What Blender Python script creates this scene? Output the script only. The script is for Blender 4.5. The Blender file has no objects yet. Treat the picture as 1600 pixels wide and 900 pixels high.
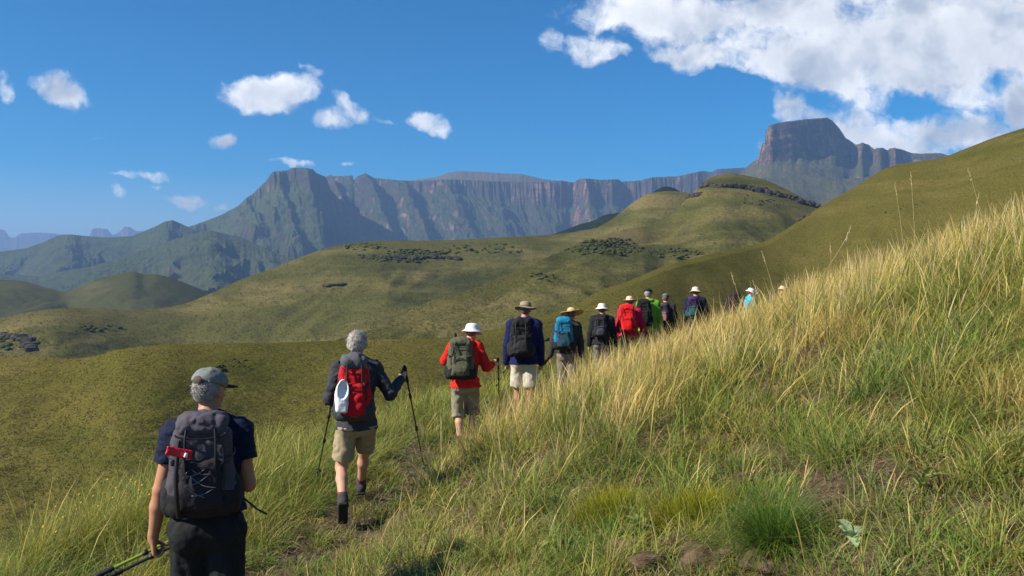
import bpy, math, random
import numpy as np
from mathutils import Vector, Matrix, Euler
R = math.radians
random.seed(7)
rng = np.random.default_rng(11)
scene = bpy.context.scene
COL = scene.collection

# ---------------------------------------------------------------- camera
PITCH = -0.88
F = 1300.0            # focal length in photo pixels (photo 1600 x 900)
camd = bpy.data.cameras.new("camera"); camd.sensor_width = 36; camd.lens = 36*F/1600
camd.clip_start = 0.1; camd.clip_end = 80000
cam = bpy.data.objects.new("camera", camd); COL.objects.link(cam)
cam.location = (0, 0, 0); cam.rotation_euler = (R(90+PITCH), 0, 0)
scene.camera = cam
cp, sp_ = math.cos(R(PITCH)), math.sin(R(PITCH))
def ratios(px, py):
    """photo pixel -> (x/y, z/y) of its ray in the world"""
    a = (px-800)/F; b = -(py-450)/F
    y = cp - b*sp_; z = b*cp + sp_
    return a/y, z/y
def P(px, py, d):
    a, b = ratios(px, py)
    return a*d, d, b*d
def project(X, Y, Z):
    y = Y*cp + Z*sp_; z = -Y*sp_ + Z*cp
    return 800+F*X/y, 450-F*z/y

# ---------------------------------------------------------------- sun, sky, exposure
SUN_AZ = R(-112)      # clockwise from +Y (view direction); the sun stands left and a little behind
SUN_EL = R(38)
sdir = Vector((math.sin(SUN_AZ)*math.cos(SUN_EL), math.cos(SUN_AZ)*math.cos(SUN_EL), math.sin(SUN_EL)))
sl = bpy.data.lights.new("sun", 'SUN'); sl.energy = 5.0; sl.angle = R(0.55); sl.color = (1.0, 0.91, 0.76)
so = bpy.data.objects.new("sun", sl); COL.objects.link(so)
so.rotation_euler = (-sdir).to_track_quat('-Z', 'Y').to_euler(); so.location = (-30, -20, 40)
scene.view_settings.view_transform = 'Standard'; scene.view_settings.look = 'None'
scene.view_settings.exposure = 0.76; scene.view_settings.gamma = 1.0; scene.view_settings.use_curve_mapping = False
scene.cycles.use_denoising = True
scene.cycles.max_bounces = 6; scene.cycles.diffuse_bounces = 2; scene.cycles.glossy_bounces = 2
scene.cycles.transmission_bounces = 3; scene.cycles.transparent_max_bounces = 8; scene.cycles.volume_bounces = 0
scene.cycles.caustics_reflective = False; scene.cycles.caustics_refractive = False
scene.cycles.sample_clamp_indirect = 6

class NT:
    """small helper for node trees"""
    def __init__(s, tree): s.t = tree; s.n = tree.nodes; s.l = tree.links
    def new(s, typ, **kw):
        n = s.n.new(typ)
        for k, v in kw.items(): setattr(n, k, v)
        return n
    def link(s, a, b): s.l.new(a, b)
    def _set(s, sock, v):
        if v is None: return
        if hasattr(v, 'is_linked') or hasattr(v, 'links'): s.l.new(v, sock)
        else: sock.default_value = v
    def math(s, op, a, b=None, c=None, clamp=False):
        n = s.new('ShaderNodeMath', operation=op); n.use_clamp = clamp
        s._set(n.inputs[0], a); s._set(n.inputs[1], b); s._set(n.inputs[2], c)
        return n.outputs[0]
    def vmath(s, op, a, b=None, scale=None):
        n = s.new('ShaderNodeVectorMath', operation=op)
        s._set(n.inputs[0], a); s._set(n.inputs[1], b)
        if scale is not None: s._set(n.inputs['Scale'], scale)
        return n.outputs['Value'] if op in ('LENGTH', 'DOT_PRODUCT', 'DISTANCE') else n.outputs[0]
    def noise(s, vec, scale, detail=4, rough=0.55, dist=0.0, out='Fac', lac=2.0):
        n = s.new('ShaderNodeTexNoise'); s._set(n.inputs['Vector'], vec)
        s._set(n.inputs['Scale'], scale); n.inputs['Detail'].default_value = detail
        n.inputs['Roughness'].default_value = rough; n.inputs['Distortion'].default_value = dist
        n.inputs['Lacunarity'].default_value = lac
        return n.outputs[out]
    def ramp(s, fac, stops, interp='LINEAR'):
        n = s.new('ShaderNodeValToRGB'); n.color_ramp.interpolation = interp
        e = n.color_ramp.elements
        while len(e) < len(stops): e.new(0.5)
        for el, (p, c) in zip(e, stops):
            el.position = p; el.color = (c[0], c[1], c[2], 1) if hasattr(c, '__len__') else (c, c, c, 1)
        s._set(n.inputs[0], fac); return n.outputs[0]
    def mix(s, fac, a, b, mode='MIX'):
        n = s.new('ShaderNodeMix', data_type='RGBA', blend_type=mode)
        s._set(n.inputs[0], fac)
        for sock, v in ((n.inputs[6], a), (n.inputs[7], b)):
            if isinstance(v, tuple) and len(v) == 3: v = v+(1,)
            s._set(sock, v)
        return n.outputs[2]
    def maprange(s, v, a, b, c=0.0, d=1.0, smooth=True):
        n = s.new('ShaderNodeMapRange'); n.interpolation_type = 'SMOOTHSTEP' if smooth else 'LINEAR'
        s._set(n.inputs[0], v)
        for i, q in enumerate((a, b, c, d)): s._set(n.inputs[i+1], q)
        return n.outputs[0]

# ---------------------------------------------------------------- world: Nishita sky with procedural cumulus
world = bpy.data.worlds.new("World"); scene.world = world; world.use_nodes = True
w = NT(world.node_tree); w.n.clear()
sky = w.new('ShaderNodeTexSky'); sky.sky_type = 'NISHITA'; sky.sun_disc = False
sky.sun_elevation = SUN_EL; sky.sun_rotation = SUN_AZ
sky.altitude = 1800; sky.air_density = 1.0; sky.dust_density = 0.3; sky.ozone_density = 2.2
hs = w.new('ShaderNodeHueSaturation'); hs.inputs['Saturation'].default_value = 1.85; hs.inputs['Value'].default_value = 1.0
w.link(sky.outputs[0], hs.inputs['Color'])
tc = w.new('ShaderNodeTexCoord')
sx = w.new('ShaderNodeSeparateXYZ'); w.link(tc.outputs['Generated'], sx.inputs[0])
yy = w.math('MAXIMUM', sx.outputs[1], 0.02)
uu = w.math('DIVIDE', sx.outputs[0], yy); vv = w.math('DIVIDE', sx.outputs[2], yy)
cx = w.new('ShaderNodeCombineXYZ'); w.link(uu, cx.inputs[0]); w.link(vv, cx.inputs[1])
uv = cx.outputs[0]
wn = w.noise(uv, 14, 5, 0.6, out='Color')
warp = w.vmath('SCALE', w.vmath('SUBTRACT', wn, (0.5, 0.5, 0.5)), scale=0.045)
puv = w.vmath('ADD', uv, warp)
# cumulus masses: photo-pixel centre, half width, half height, tilt (deg), strength
CL = [(1065, 28, 190, 52, -5, 1.0), (930, 72, 62, 30, 10, .8), (1095, 85, 95, 34, -5, .9), (1250, 95, 170, 70, -22, 1.1),
      (1420, 75, 240, 95, -12, 1.2), (1560, 60, 170, 120, 0, 1.2), (1310, 20, 260, 60, 0, 1.1), (1700, 110, 190, 120, 0, 1.1),
      (1230, 160, 55, 36, -35, .8), (1330, 195, 95, 44, -28, 1.0), (1490, 208, 95, 44, -8, 1.0), (1400, 235, 120, 40, 0, .9), (1590, 172, 30, 40, 0, .9),
      (96, 138, 55, 29, -38, .9), (72, 122, 34, 18, -10, .6), (6, 134, 22, 18, -50, .45), (420, 143, 82, 34, 2, 1.0), (455, 138, 45, 28, 0, .8), (488, 112, 26, 9, -25, .3),
      (550, 168, 36, 17, -28, .55), (523, 183, 30, 14, 0, .45), (600, 186, 42, 5, -18, .3),
      (672, 192, 46, 20, -10, .85), (344, 213, 24, 13, -5, .6), (456, 251, 38, 8, -3, .6), (239, 277, 32, 8, 0, .5), (200, 281, 26, 5, 0, .35),
      (291, 313, 36, 12, -12, .6), (345, 322, 14, 6, 10, .4), (548, 258, 13, 6, 0, .3), (198, 203, 12, 5, 0, .25), (188, 307, 9, 7, 0, .3),
      (160, 215, 14, 4, 0, .16), (1155, 150, 14, 10, 0, .3), (1188, 222, 9, 22, 0, .4), (860, 68, 22, 22, 0, .45), (240, 291, 14, 4, 0, .2)]
field = None
for (px, py, a, b, th, st) in CL:
    c0, c1 = ratios(px, py)
    mp = w.new('ShaderNodeMapping', vector_type='TEXTURE')
    mp.inputs['Location'].default_value = (c0, c1, 0); mp.inputs['Rotation'].default_value = (0, 0, R(th))
    mp.inputs['Scale'].default_value = (a/F*1.02, b/F*1.02, 1)
    w.link(puv, mp.inputs['Vector'])
    ln = w.vmath('LENGTH', mp.outputs[0])
    bl = w.math('MULTIPLY_ADD', w.math('MULTIPLY', ln, ln), -st, st)
    field = bl if field is None else w.math('SMOOTH_MAX', field, bl, 0.06)
field = w.math('MAXIMUM', field, -1.0)
def dens(vec):
    n1 = w.noise(vec, 9, 7, 0.62)
    return n1
n_a = dens(puv)
def soft(vec): return w.noise(vec, 7.5, 4, 0.5)
s_a = soft(puv); s_b = soft(w.vmath('ADD', puv, (-0.024, 0.030, 0.0)))
nfine = w.noise(puv, 42, 6, 0.65)
den = w.math('ADD', field, w.math('MULTIPLY', w.math('SUBTRACT', n_a, 0.50), 1.6))
den = w.math('ADD', den, w.math('MULTIPLY', w.math('SUBTRACT', nfine, 0.50), 1.15))
for (px, py, a, b, th, st) in [(1345, 16, 70, 34, 0, .62), (1150, 142, 85, 34, -8, .9), (1290, 162, 95, 24, -26, .62), (1580, 125, 70, 26, 0, .55), (1445, 174, 80, 26, -18, .5), (975, 52, 50, 20, 0, .5), (1215, 60, 60, 24, 10, .4), (1000, 105, 60, 20, 0, .45), (1470, 60, 60, 20, 0, .3)]:
    c0, c1 = ratios(px, py); mp = w.new('ShaderNodeMapping', vector_type='TEXTURE')
    mp.inputs['Location'].default_value = (c0, c1, 0); mp.inputs['Rotation'].default_value = (0, 0, R(th)); mp.inputs['Scale'].default_value = (a/F, b/F, 1); w.link(puv, mp.inputs['Vector'])
    ln = w.vmath('LENGTH', mp.outputs[0]); den = w.math('SUBTRACT', den, w.math('MAXIMUM', w.math('MULTIPLY_ADD', w.math('MULTIPLY', ln, ln), -st, st), 0.0))
mask = w.maprange(den, 0.02, 0.80)
emb = w.math('SUBTRACT', s_a, s_b)                      # brighter where the puff faces the sun
lit = w.math('ADD', 0.90, w.math('MULTIPLY', emb, 3.2), clamp=True)
thick = w.maprange(field, 0.35, 1.15, 0.0, 0.36)
lit = w.math('SUBTRACT', lit, thick)
lit = w.math('ADD', lit, w.math('MULTIPLY', w.math('SUBTRACT', nfine, 0.5), 0.42), clamp=True)
ccol = w.ramp(lit, [(0.0, (0.34, 0.39, 0.47)), (0.35, (0.50, 0.54, 0.60)), (0.65, (0.72, 0.74, 0.77)), (1.0, (1.0, 1.0, 1.0))])
b1 = w.new('ShaderNodeBackground'); w.link(hs.outputs[0], b1.inputs[0]); b1.inputs[1].default_value = 0.078
b2 = w.new('ShaderNodeBackground'); w.link(ccol, b2.inputs[0]); b2.inputs[1].default_value = 0.80
ms = w.new('ShaderNodeMixShader')
front = w.math('GREATER_THAN', sx.outputs[1], 0.03)
w.link(w.math('MULTIPLY', w.math('MULTIPLY', mask, 0.97), front), ms.inputs[0])
w.link(b1.outputs[0], ms.inputs[1]); w.link(b2.outputs[0], ms.inputs[2])
wo = w.new('ShaderNodeOutputWorld'); w.link(ms.outputs[0], wo.inputs[0])
world.cycles.sampling_method = 'MANUAL'; world.cycles.sample_map_resolution = 512

# ---------------------------------------------------------------- numpy noise
_perm = np.random.default_rng(3).permutation(4096)
_g3 = np.random.default_rng(5).normal(size=(4096, 3)); _g3 /= np.linalg.norm(_g3, axis=1)[:, None]
def _h(ix, iy, iz):
    return _perm[(_perm[(_perm[ix & 4095] + iy) & 4095] + iz) & 4095]
def pnoise(x, y, z=0.0):
    x = np.asarray(x, float); y = np.asarray(y, float); z = np.asarray(z, float)
    x, y, z = np.broadcast_arrays(x, y, z)
    ix = np.floor(x).astype(int); iy = np.floor(y).astype(int); iz = np.floor(z).astype(int)
    fx = x-ix; fy = y-iy; fz = z-iz
    u = fx*fx*fx*(fx*(fx*6-15)+10); v = fy*fy*fy*(fy*(fy*6-15)+10); q = fz*fz*fz*(fz*(fz*6-15)+10)
    def g(a, b, c):
        gg = _g3[_h(ix+a, iy+b, iz+c)]
        return gg[..., 0]*(fx-a)+gg[..., 1]*(fy-b)+gg[..., 2]*(fz-c)
    x00 = g(0,0,0)*(1-u)+g(1,0,0)*u; x10 = g(0,1,0)*(1-u)+g(1,1,0)*u
    x01 = g(0,0,1)*(1-u)+g(1,0,1)*u; x11 = g(0,1,1)*(1-u)+g(1,1,1)*u
    return ((x00*(1-v)+x10*v)*(1-q)+(x01*(1-v)+x11*v)*q)*1.6
def fbm(x, y, z=0.0, o=5, gain=0.5):
    s = 0; a = 1; f = 1
    for i in range(o):
        s = s + a*pnoise(np.asarray(x)*f+17.3*i, np.asarray(y)*f-9.1*i, np.asarray(z)*f+3.7*i); a *= gain; f *= 2.03
    return s
def ridged(x, y, z=0.0, o=4, gain=0.5):
    s = 0; a = 1; f = 1
    for i in range(o):
        s = s + a*(1-np.abs(pnoise(np.asarray(x)*f+7.3*i, np.asarray(y)*f-5.1*i, np.asarray(z)*f))*2); a *= gain; f *= 2.07
    return s
def sstep(a, b, x):
    t = np.clip((x-a)/(b-a), 0, 1); return t*t*(3-2*t)
def smooth_interp(xs, ks, vs):
    """monotone-ish cubic (Catmull) interpolation"""
    ks = np.asarray(ks, float); vs = np.asarray(vs, float); xs = np.asarray(xs, float)
    m = np.gradient(vs, ks)
    i = np.clip(np.searchsorted(ks, xs)-1, 0, len(ks)-2)
    h = ks[i+1]-ks[i]; t = np.clip((xs-ks[i])/h, 0, 1)
    r = (2*t**3-3*t**2+1)*vs[i]+(t**3-2*t**2+t)*h*m[i]+(-2*t**3+3*t**2)*vs[i+1]+(t**3-t**2)*h*m[i+1]
    r = np.where(xs < ks[0], vs[0]+m[0]*(xs-ks[0]), r); r = np.where(xs > ks[-1], vs[-1]+m[-1]*(xs-ks[-1]), r)
    return r

# ---------------------------------------------------------------- mesh helpers
def mesh_np(name, V, Fq, mat=None, smooth=True, col=None, sizes=None, link=True):
    """V (n,3); Fq (m,k) faces all of k corners"""
    V = np.asarray(V, np.float32); Fq = np.asarray(Fq, np.int32)
    me = bpy.data.meshes.new(name); k = Fq.shape[1]
    me.vertices.add(len(V)); me.vertices.foreach_set('co', V.ravel())
    me.loops.add(Fq.size); me.loops.foreach_set('vertex_index', Fq.ravel())
    me.polygons.add(len(Fq)); me.polygons.foreach_set('loop_start', np.arange(0, Fq.size, k, dtype=np.int32))
    try: me.polygons.foreach_set('loop_total', np.full(len(Fq), k, np.int32))
    except Exception: pass
    me.polygons.foreach_set('use_smooth', np.full(len(Fq), smooth, bool))
    if col is not None:
        a = me.color_attributes.new('Col', 'FLOAT_COLOR', 'POINT')
        c = np.ones((len(V), 4), np.float32); c[:, :3] = col; a.data.foreach_set('color', c.ravel())
    me.update(calc_edges=True); me.validate()
    if mat: me.materials.append(mat)
    return me
def obj_of(name, me, parent=None):
    o = bpy.data.objects.new(name, me); COL.objects.link(o)
    if parent is not None: o.parent = parent
    return o
def grid_faces(nr, nc):
    i = np.arange(nr*nc).reshape(nr, nc)
    return np.stack([i[:-1, :-1], i[:-1, 1:], i[1:, 1:], i[1:, :-1]], -1).reshape(-1, 4)
def tag(o, label=None, cat=None, group=None, kind=None):
    if label: o['label'] = label
    if cat: o['category'] = cat
    if group: o['group'] = group
    if kind: o['kind'] = kind
    return o
def empty(name, loc=(0, 0, 0), rz=0.0):
    o = bpy.data.objects.new(name, None); COL.objects.link(o); o.location = loc; o.rotation_euler = (0, 0, rz)
    o.empty_display_size = 0.1
    return o
def material(name):
    m = bpy.data.materials.new(name); m.use_nodes = True; t = NT(m.node_tree); t.n.clear()
    out = t.new('ShaderNodeOutputMaterial'); b = t.new('ShaderNodeBsdfPrincipled'); t.link(b.outputs[0], out.inputs[0])
    b.inputs['Specular IOR Level'].default_value = 0.2; b.inputs['Roughness'].default_value = 0.9
    return m, t, b, out
# ================================================================ terrain
def hill_mat(name, green, tan, dark, scale, tan_amt=0.5, bump=0.6, bump_scale=1.0, strip=0.5, gr=0.35):
    m, t, b, out = material(name)
    g = t.new('ShaderNodeNewGeometry'); pos = g.outputs['Position']
    mp = t.new('ShaderNodeMapping'); mp.inputs['Scale'].default_value = (0.35, 0.35, 2.6); t.link(pos, mp.inputs['Vector'])
    n1 = t.noise(pos, scale, 5, 0.6)
    n2 = t.noise(mp.outputs[0], scale*2.2, 5, 0.65)
    n3 = t.noise(pos, scale*70, 6, 0.75)
    n4 = t.noise(pos, scale*0.45, 3, 0.5)
    c = t.mix(t.maprange(t.math('ADD', t.math('MULTIPLY', n1, 0.55), t.math('MULTIPLY', n2, 0.45)), 0.60-0.2*tan_amt, 0.74-0.2*tan_amt), green, tan)
    c = t.mix(t.maprange(t.math('ADD', t.math('MULTIPLY', n4, 0.6), t.math('MULTIPLY', n2, 0.4)), 0.50, 0.36), c, dark)
    c = t.mix(t.math('MULTIPLY', t.maprange(n2, 0.45, 0.62), strip), c, tuple(0.6*x+0.4*y for x, y in zip(green, tan)))
    gv = t.maprange(n3, 0.3, 0.7, 1-gr, 1+gr)
    vm = t.vmath('SCALE', c, scale=gv)
    t.link(vm, b.inputs['Base Color'])
    bp = t.new('ShaderNodeBump'); bp.inputs['Strength'].default_value = bump; bp.inputs['Distance'].default_value = bump_scale
    hh = t.math('ADD', t.math('MULTIPLY', n3, 0.7), t.math('MULTIPLY', n2, 0.6))
    t.link(hh, bp.inputs['Height']); t.link(bp.outputs[0], b.inputs['Normal'])
    b.inputs['Roughness'].default_value = 1.0; b.inputs['Specular IOR Level'].default_value = 0.0
    return m

def layer(name, crest, run, drop, back_run, back_drop, mat, cs=2.0, rows=120, brows=16, x0=-260, x1=1860,
          prof=None, noise=None, prows=1.0, jitter=0.0):
    """a hill: its crest is a line of points (photo bearing, photo height, distance); the front flank comes down
    towards the viewer over `run` metres by `drop` metres, the back flank goes down behind"""
    k = np.array(crest, float)
    u = np.arange(max(x0, k[0, 0]), min(x1, k[-1, 0])+0.01, cs)
    py = smooth_interp(u, k[:, 0], k[:, 1]); d = smooth_interp(u, k[:, 0], k[:, 2])
    run = smooth_interp(u, *zip(*run)) if isinstance(run, list) else np.full(len(u), float(run))
    drop = smooth_interp(u, *zip(*drop)) if isinstance(drop, list) else np.full(len(u), float(drop))
    a, b = ratios(u, py)
    tb = np.linspace(1, 0, brows, endpoint=False)          # back rows
    tf = np.linspace(0, 1, rows)**prows                     # front rows
    p = tf if prof is None else np.interp(tf, *zip(*prof))
    Rr = np.concatenate([d+tb[:, None]*back_run, d-tf[:, None]*run])
    n_ = int(90/cs); kx = np.exp(-.5*(np.arange(-n_, n_+1)*cs/30.)**2); kx /= kx.sum()
    zs = np.minimum(np.convolve(np.pad(b*d, n_, 'edge'), kx, 'valid'), b*d+.02*drop); bl = sstep(0.03, .5, tf)[:, None]
    Zz = np.concatenate([b*d-(tb[:, None]**1.5)*back_drop, (b*d)*(1-bl)+zs*bl-p[:, None]*drop])
    tt = np.concatenate([-tb, tf])[:, None]*np.ones(len(u))
    X = a*Rr; Y = Rr.copy()
    if noise is not None:
        dz = noise(X, Y, Zz, tt, u[None, :]*np.ones_like(X)); Zz = Zz+dz
    V = np.stack([X, Y, Zz], -1)
    me = mesh_np(name, V.reshape(-1, 3), grid_faces(*X.shape)[:, ::-1], mat)
    o = obj_of(name, me); tag(o, kind='structure')
    return o, V, u

OL = (0.105, 0.105, 0.022); TN = (0.24, 0.185, 0.07); DK = (0.05, 0.058, 0.014)
mat_h1 = hill_mat('hill grass near', (0.088, 0.079, 0.019), (0.140, 0.112, 0.036), (0.060, 0.062, 0.014), 0.025, 0.35, 0.6, 0.35, gr=0.45)
mat_h2 = hill_mat('hill grass middle', (0.082, 0.080, 0.024), (0.175, 0.138, 0.058), (0.045, 0.050, 0.017), 0.009, 0.6, 0.7, 1.0, gr=0.4)
mat_h3 = hill_mat('hill grass far', (0.060, 0.062, 0.022), (0.10, 0.09, 0.04), (0.036, 0.040, 0.015), 0.006, 0.4, 0.8, 2.5)

def nz(amp, scale, crestamp=0.12, o=5, gully=0.0, gs=40.0, seed=0.0):
    def f(X, Y, Z, t, u):
        w_ = crestamp+(1-crestamp)*sstep(0.0, 0.25, np.abs(t))
        r = amp*w_*fbm(X/scale+seed, Y/scale, seed, o)
        if gully:
            g = ridged(X/gs+0.35*fbm(X/gs/2, Y/gs/2, 3+seed, 3), Y/(gs*2.6)+seed, 0.0, 3)
            r = r+gully*sstep(0.02, 0.35, t)*(g-1.2)
        return r
    return f

# near grass hillside across the little valley, running up to the right
L1, V1, u1 = layer('near_hillside',
    [(-300,556,250),(-100,556,230),(0,556,222),(60,557,218),(120,560,210),(150,556,205),(185,546,198),(230,540,196),(330,537,200),(450,535,205),(560,531,205),(640,529,205),
     (700,527,208),(760,517,214),(840,496,225),(900,476,240),(930,458,250),(980,440,262),(1036,417,285),(1085,403,310),(1140,390,335),(1208,371,365),(1244,348,385),
     (1280,324,400),(1303,310,405),(1330,296,410),(1357,279,412),(1380,265,415),(1400,258,413),(1430,253,410),(1478,244,402),(1509,232,395),(1553,215,380),(1600,200,370),(1700,175,350),(1860,150,330)],
    [(-300,150),(500,130),(900,165),(1200,240),(1860,230)], [(-300,34),(300,34),(700,36),(1000,55),(1300,100),(1860,110)], 60, 25, mat_h1,
    cs=2.5, rows=260, noise=nz(1.5, 30, 0.06, 6, gully=.45, gs=30), prof=[(0,0),(.06,.03),(.3,.27),(.7,.75),(1,1)])
# lower step of the same hillside, left
# middle hill with the long spur
L2b, V2b, u2b = layer('middle_spur',
    [(480,545,330),(520,533,350),(560,521,370),(600,509,385),(660,476,420),(735,452,450),(800,426,490),(850,404,530),(881,391,560),(904,380,575),(933,371,600),(962,362,630),
     (1000,355,660),(1030,347,690),(1050,335,710),(1066,318,730),(1085,300,745),(1100,283,750),(1118,275,752),(1140,271,755),(1165,274,755),(1200,283,750),(1240,302,740),
     (1275,322,730),(1310,340,715),(1400,380,690)],
    [(480,120),(700,190),(1000,330),(1140,400),(1400,350)], [(480,30),(700,45),(1000,75),(1140,135),(1400,90)], 90, 40, mat_h2,
    cs=2.0, rows=220, noise=nz(3.6, 60, 0.05, 6, gully=2.2, gs=75, seed=4.0), prof=[(0,0),(.10,.12),(.16,.20),(.24,.24),(.45,.47),(.7,.78),(1,1)])
L2, V2, u2 = layer('middle_hill',
    [(-300,520,640),(-100,503,640),(0,497,640),(40,489,645),(100,481,660),(150,482,680),(200,485,700),(250,482,720),(290,474,740),(330,458,760),(380,436,790),(430,418,820),(480,398,850),
     (530,383,870),(575,377,880),(640,376,890),(700,375,900),(760,372,910),(820,369,920),(870,366,930),(905,361,935),(935,354,940),(955,343,945),(980,323,950),(1005,306,955),
     (1035,299,960),(1075,301,965),(1120,310,965),(1300,360,965)],
    [(-300,330),(200,380),(600,450),(1300,380)], [(-300,45),(200,55),(450,90),(700,105),(1300,130)], 160, 60, mat_h2,
    cs=2.0, rows=220, noise=nz(5.0, 100, 0.05, 6, gully=4.5, gs=120, seed=9.0), prof=[(0,0),(.08,.10),(.3,.42),(.6,.75),(1,1)])
L3, V3, u3 = layer('far_dark_hill',
    [(-300,450,1500),(-60,434,1500),(0,437,1500),(40,440,1500),(75,450,1490),(105,455,1480),(130,444,1470),(160,434,1465),(190,427,1460),(212,425,1460),(222,428,1460),(245,429,1460),(275,437,1465),
     (300,447,1470),(330,459,1480),(380,478,1490),(460,510,1500)],
    [(-300,500),(460,500)], [(-300,110),(460,110)], 300, 120, mat_h3,
    cs=2.0, rows=140, noise=nz(7.0, 120, 0.15, 6, gully=8, gs=200, seed=2.0))
mat_dark = hill_mat('dark forest slope', (0.016, 0.022, 0.010), (0.028, 0.034, 0.014), (0.010, 0.014, 0.007), 0.02, 0.4, 0.9, 4)
L4, V4, u4 = layer('dark_far_ridge', [(820,382,1800),(860,368,1800),(880,360,1800),(905,350,1800),(925,345,1800),(945,336,1800),(965,332,1800),(1000,340,1800),(1020,302,1700),(1030,294,1700),(1045,291,1700),(1060,297,1700),(1085,320,1700)],
    300, 90, 200, 90, mat_dark, cs=1.5, rows=60, noise=nz(6.0, 60, 0.4, 5, seed=6.0))

# ---------------------------------------------------------------- the escarpment
def rock_mat(name, grass, rock, red, s=1.0, lo=0.42, hi=0.60, redlo=0.50, vz=.16):
    m, t, b, out = material(name)
    g = t.new('ShaderNodeNewGeometry'); pos = g.outputs['Position']
    sn = t.new('ShaderNodeSeparateXYZ'); t.link(g.outputs['Normal'], sn.inputs[0])
    mp = t.new('ShaderNodeMapping'); mp.inputs['Scale'].default_value = (1, 1, vz); t.link(pos, mp.inputs['Vector'])
    ms_ = t.new('ShaderNodeMapping'); ms_.inputs['Scale'].default_value = (0.12, 0.12, 1.6); t.link(pos, ms_.inputs['Vector'])
    vert = t.noise(mp.outputs[0], 0.020*s, 7, 0.65); strat = t.noise(ms_.outputs[0], 0.03*s, 5, 0.6)
    big = t.noise(pos, 0.0022*s, 5, 0.6); fine = t.noise(pos, 0.035*s, 6, 0.7)
    rc = t.mix(t.maprange(vert, 0.36, 0.64), tuple(0.5*c for c in rock), rock)
    rc = t.mix(t.maprange(t.math('ADD', t.math('MULTIPLY', vert, 0.6), t.math('MULTIPLY', big, 0.5)), redlo, redlo+.12), rc, red)
    rc = t.mix(t.math('MULTIPLY', t.maprange(strat, 0.50, 0.62), 0.8), rc, tuple(0.55*c for c in rock))
    gc = t.mix(t.maprange(fine, 0.38, 0.66), tuple(0.6*c for c in grass), grass)
    gc = t.mix(t.math('MULTIPLY', t.maprange(strat, 0.50, 0.62), 0.6), gc, tuple(0.55*c+0.3*r for c, r in zip(grass, rock)))
    gc = t.mix(t.math('MULTIPLY', t.maprange(big, 0.45, 0.6), 0.5), gc, tuple(0.7*c+0.35*r for c, r in zip(grass, rock)))
    nzv = t.math('ADD', sn.outputs[2], t.math('MULTIPLY', t.math('SUBTRACT', fine, 0.5), 0.42))
    nzv = t.math('SUBTRACT', nzv, t.math('MULTIPLY', t.maprange(strat, 0.5, 0.66), 0.12))
    c = t.mix(t.maprange(nzv, lo, hi), rc, gc)
    t.link(c, b.inputs['Base Color'])
    bp = t.new('ShaderNodeBump'); bp.inputs['Strength'].default_value = 0.9; bp.inputs['Distance'].default_value = 18
    t.link(t.math('ADD', t.math('ADD', fine, t.math('MULTIPLY', vert, 0.8)), t.math('MULTIPLY', strat, 0.5)), bp.inputs['Height']); t.link(bp.outputs[0], b.inputs['Normal'])
    b.inputs['Roughness'].default_value = 1.0; b.inputs['Specular IOR Level'].default_value = 0.0
    return m
mat_rock = rock_mat('basalt and grass', (0.052, 0.068, 0.024), (0.082, 0.062, 0.050), (0.24, 0.15, 0.10), redlo=.545)
mat_massif = rock_mat('massif slopes', (0.066, 0.086, 0.030), (0.082, 0.064, 0.052), (0.21, 0.135, 0.10), lo=.30, hi=.46, redlo=.58)
mat_dome = rock_mat('summit heath', (0.125, 0.105, 0.065), (0.13, 0.10, 0.085), (0.2, 0.14, 0.11))
mat_sent = rock_mat('sentinel rock', (0.100, 0.100, 0.038), (0.145, 0.105, 0.080), (0.32, 0.20, 0.14), s=1.6, lo=0.42, hi=0.58, redlo=.54, vz=.4)

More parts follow.
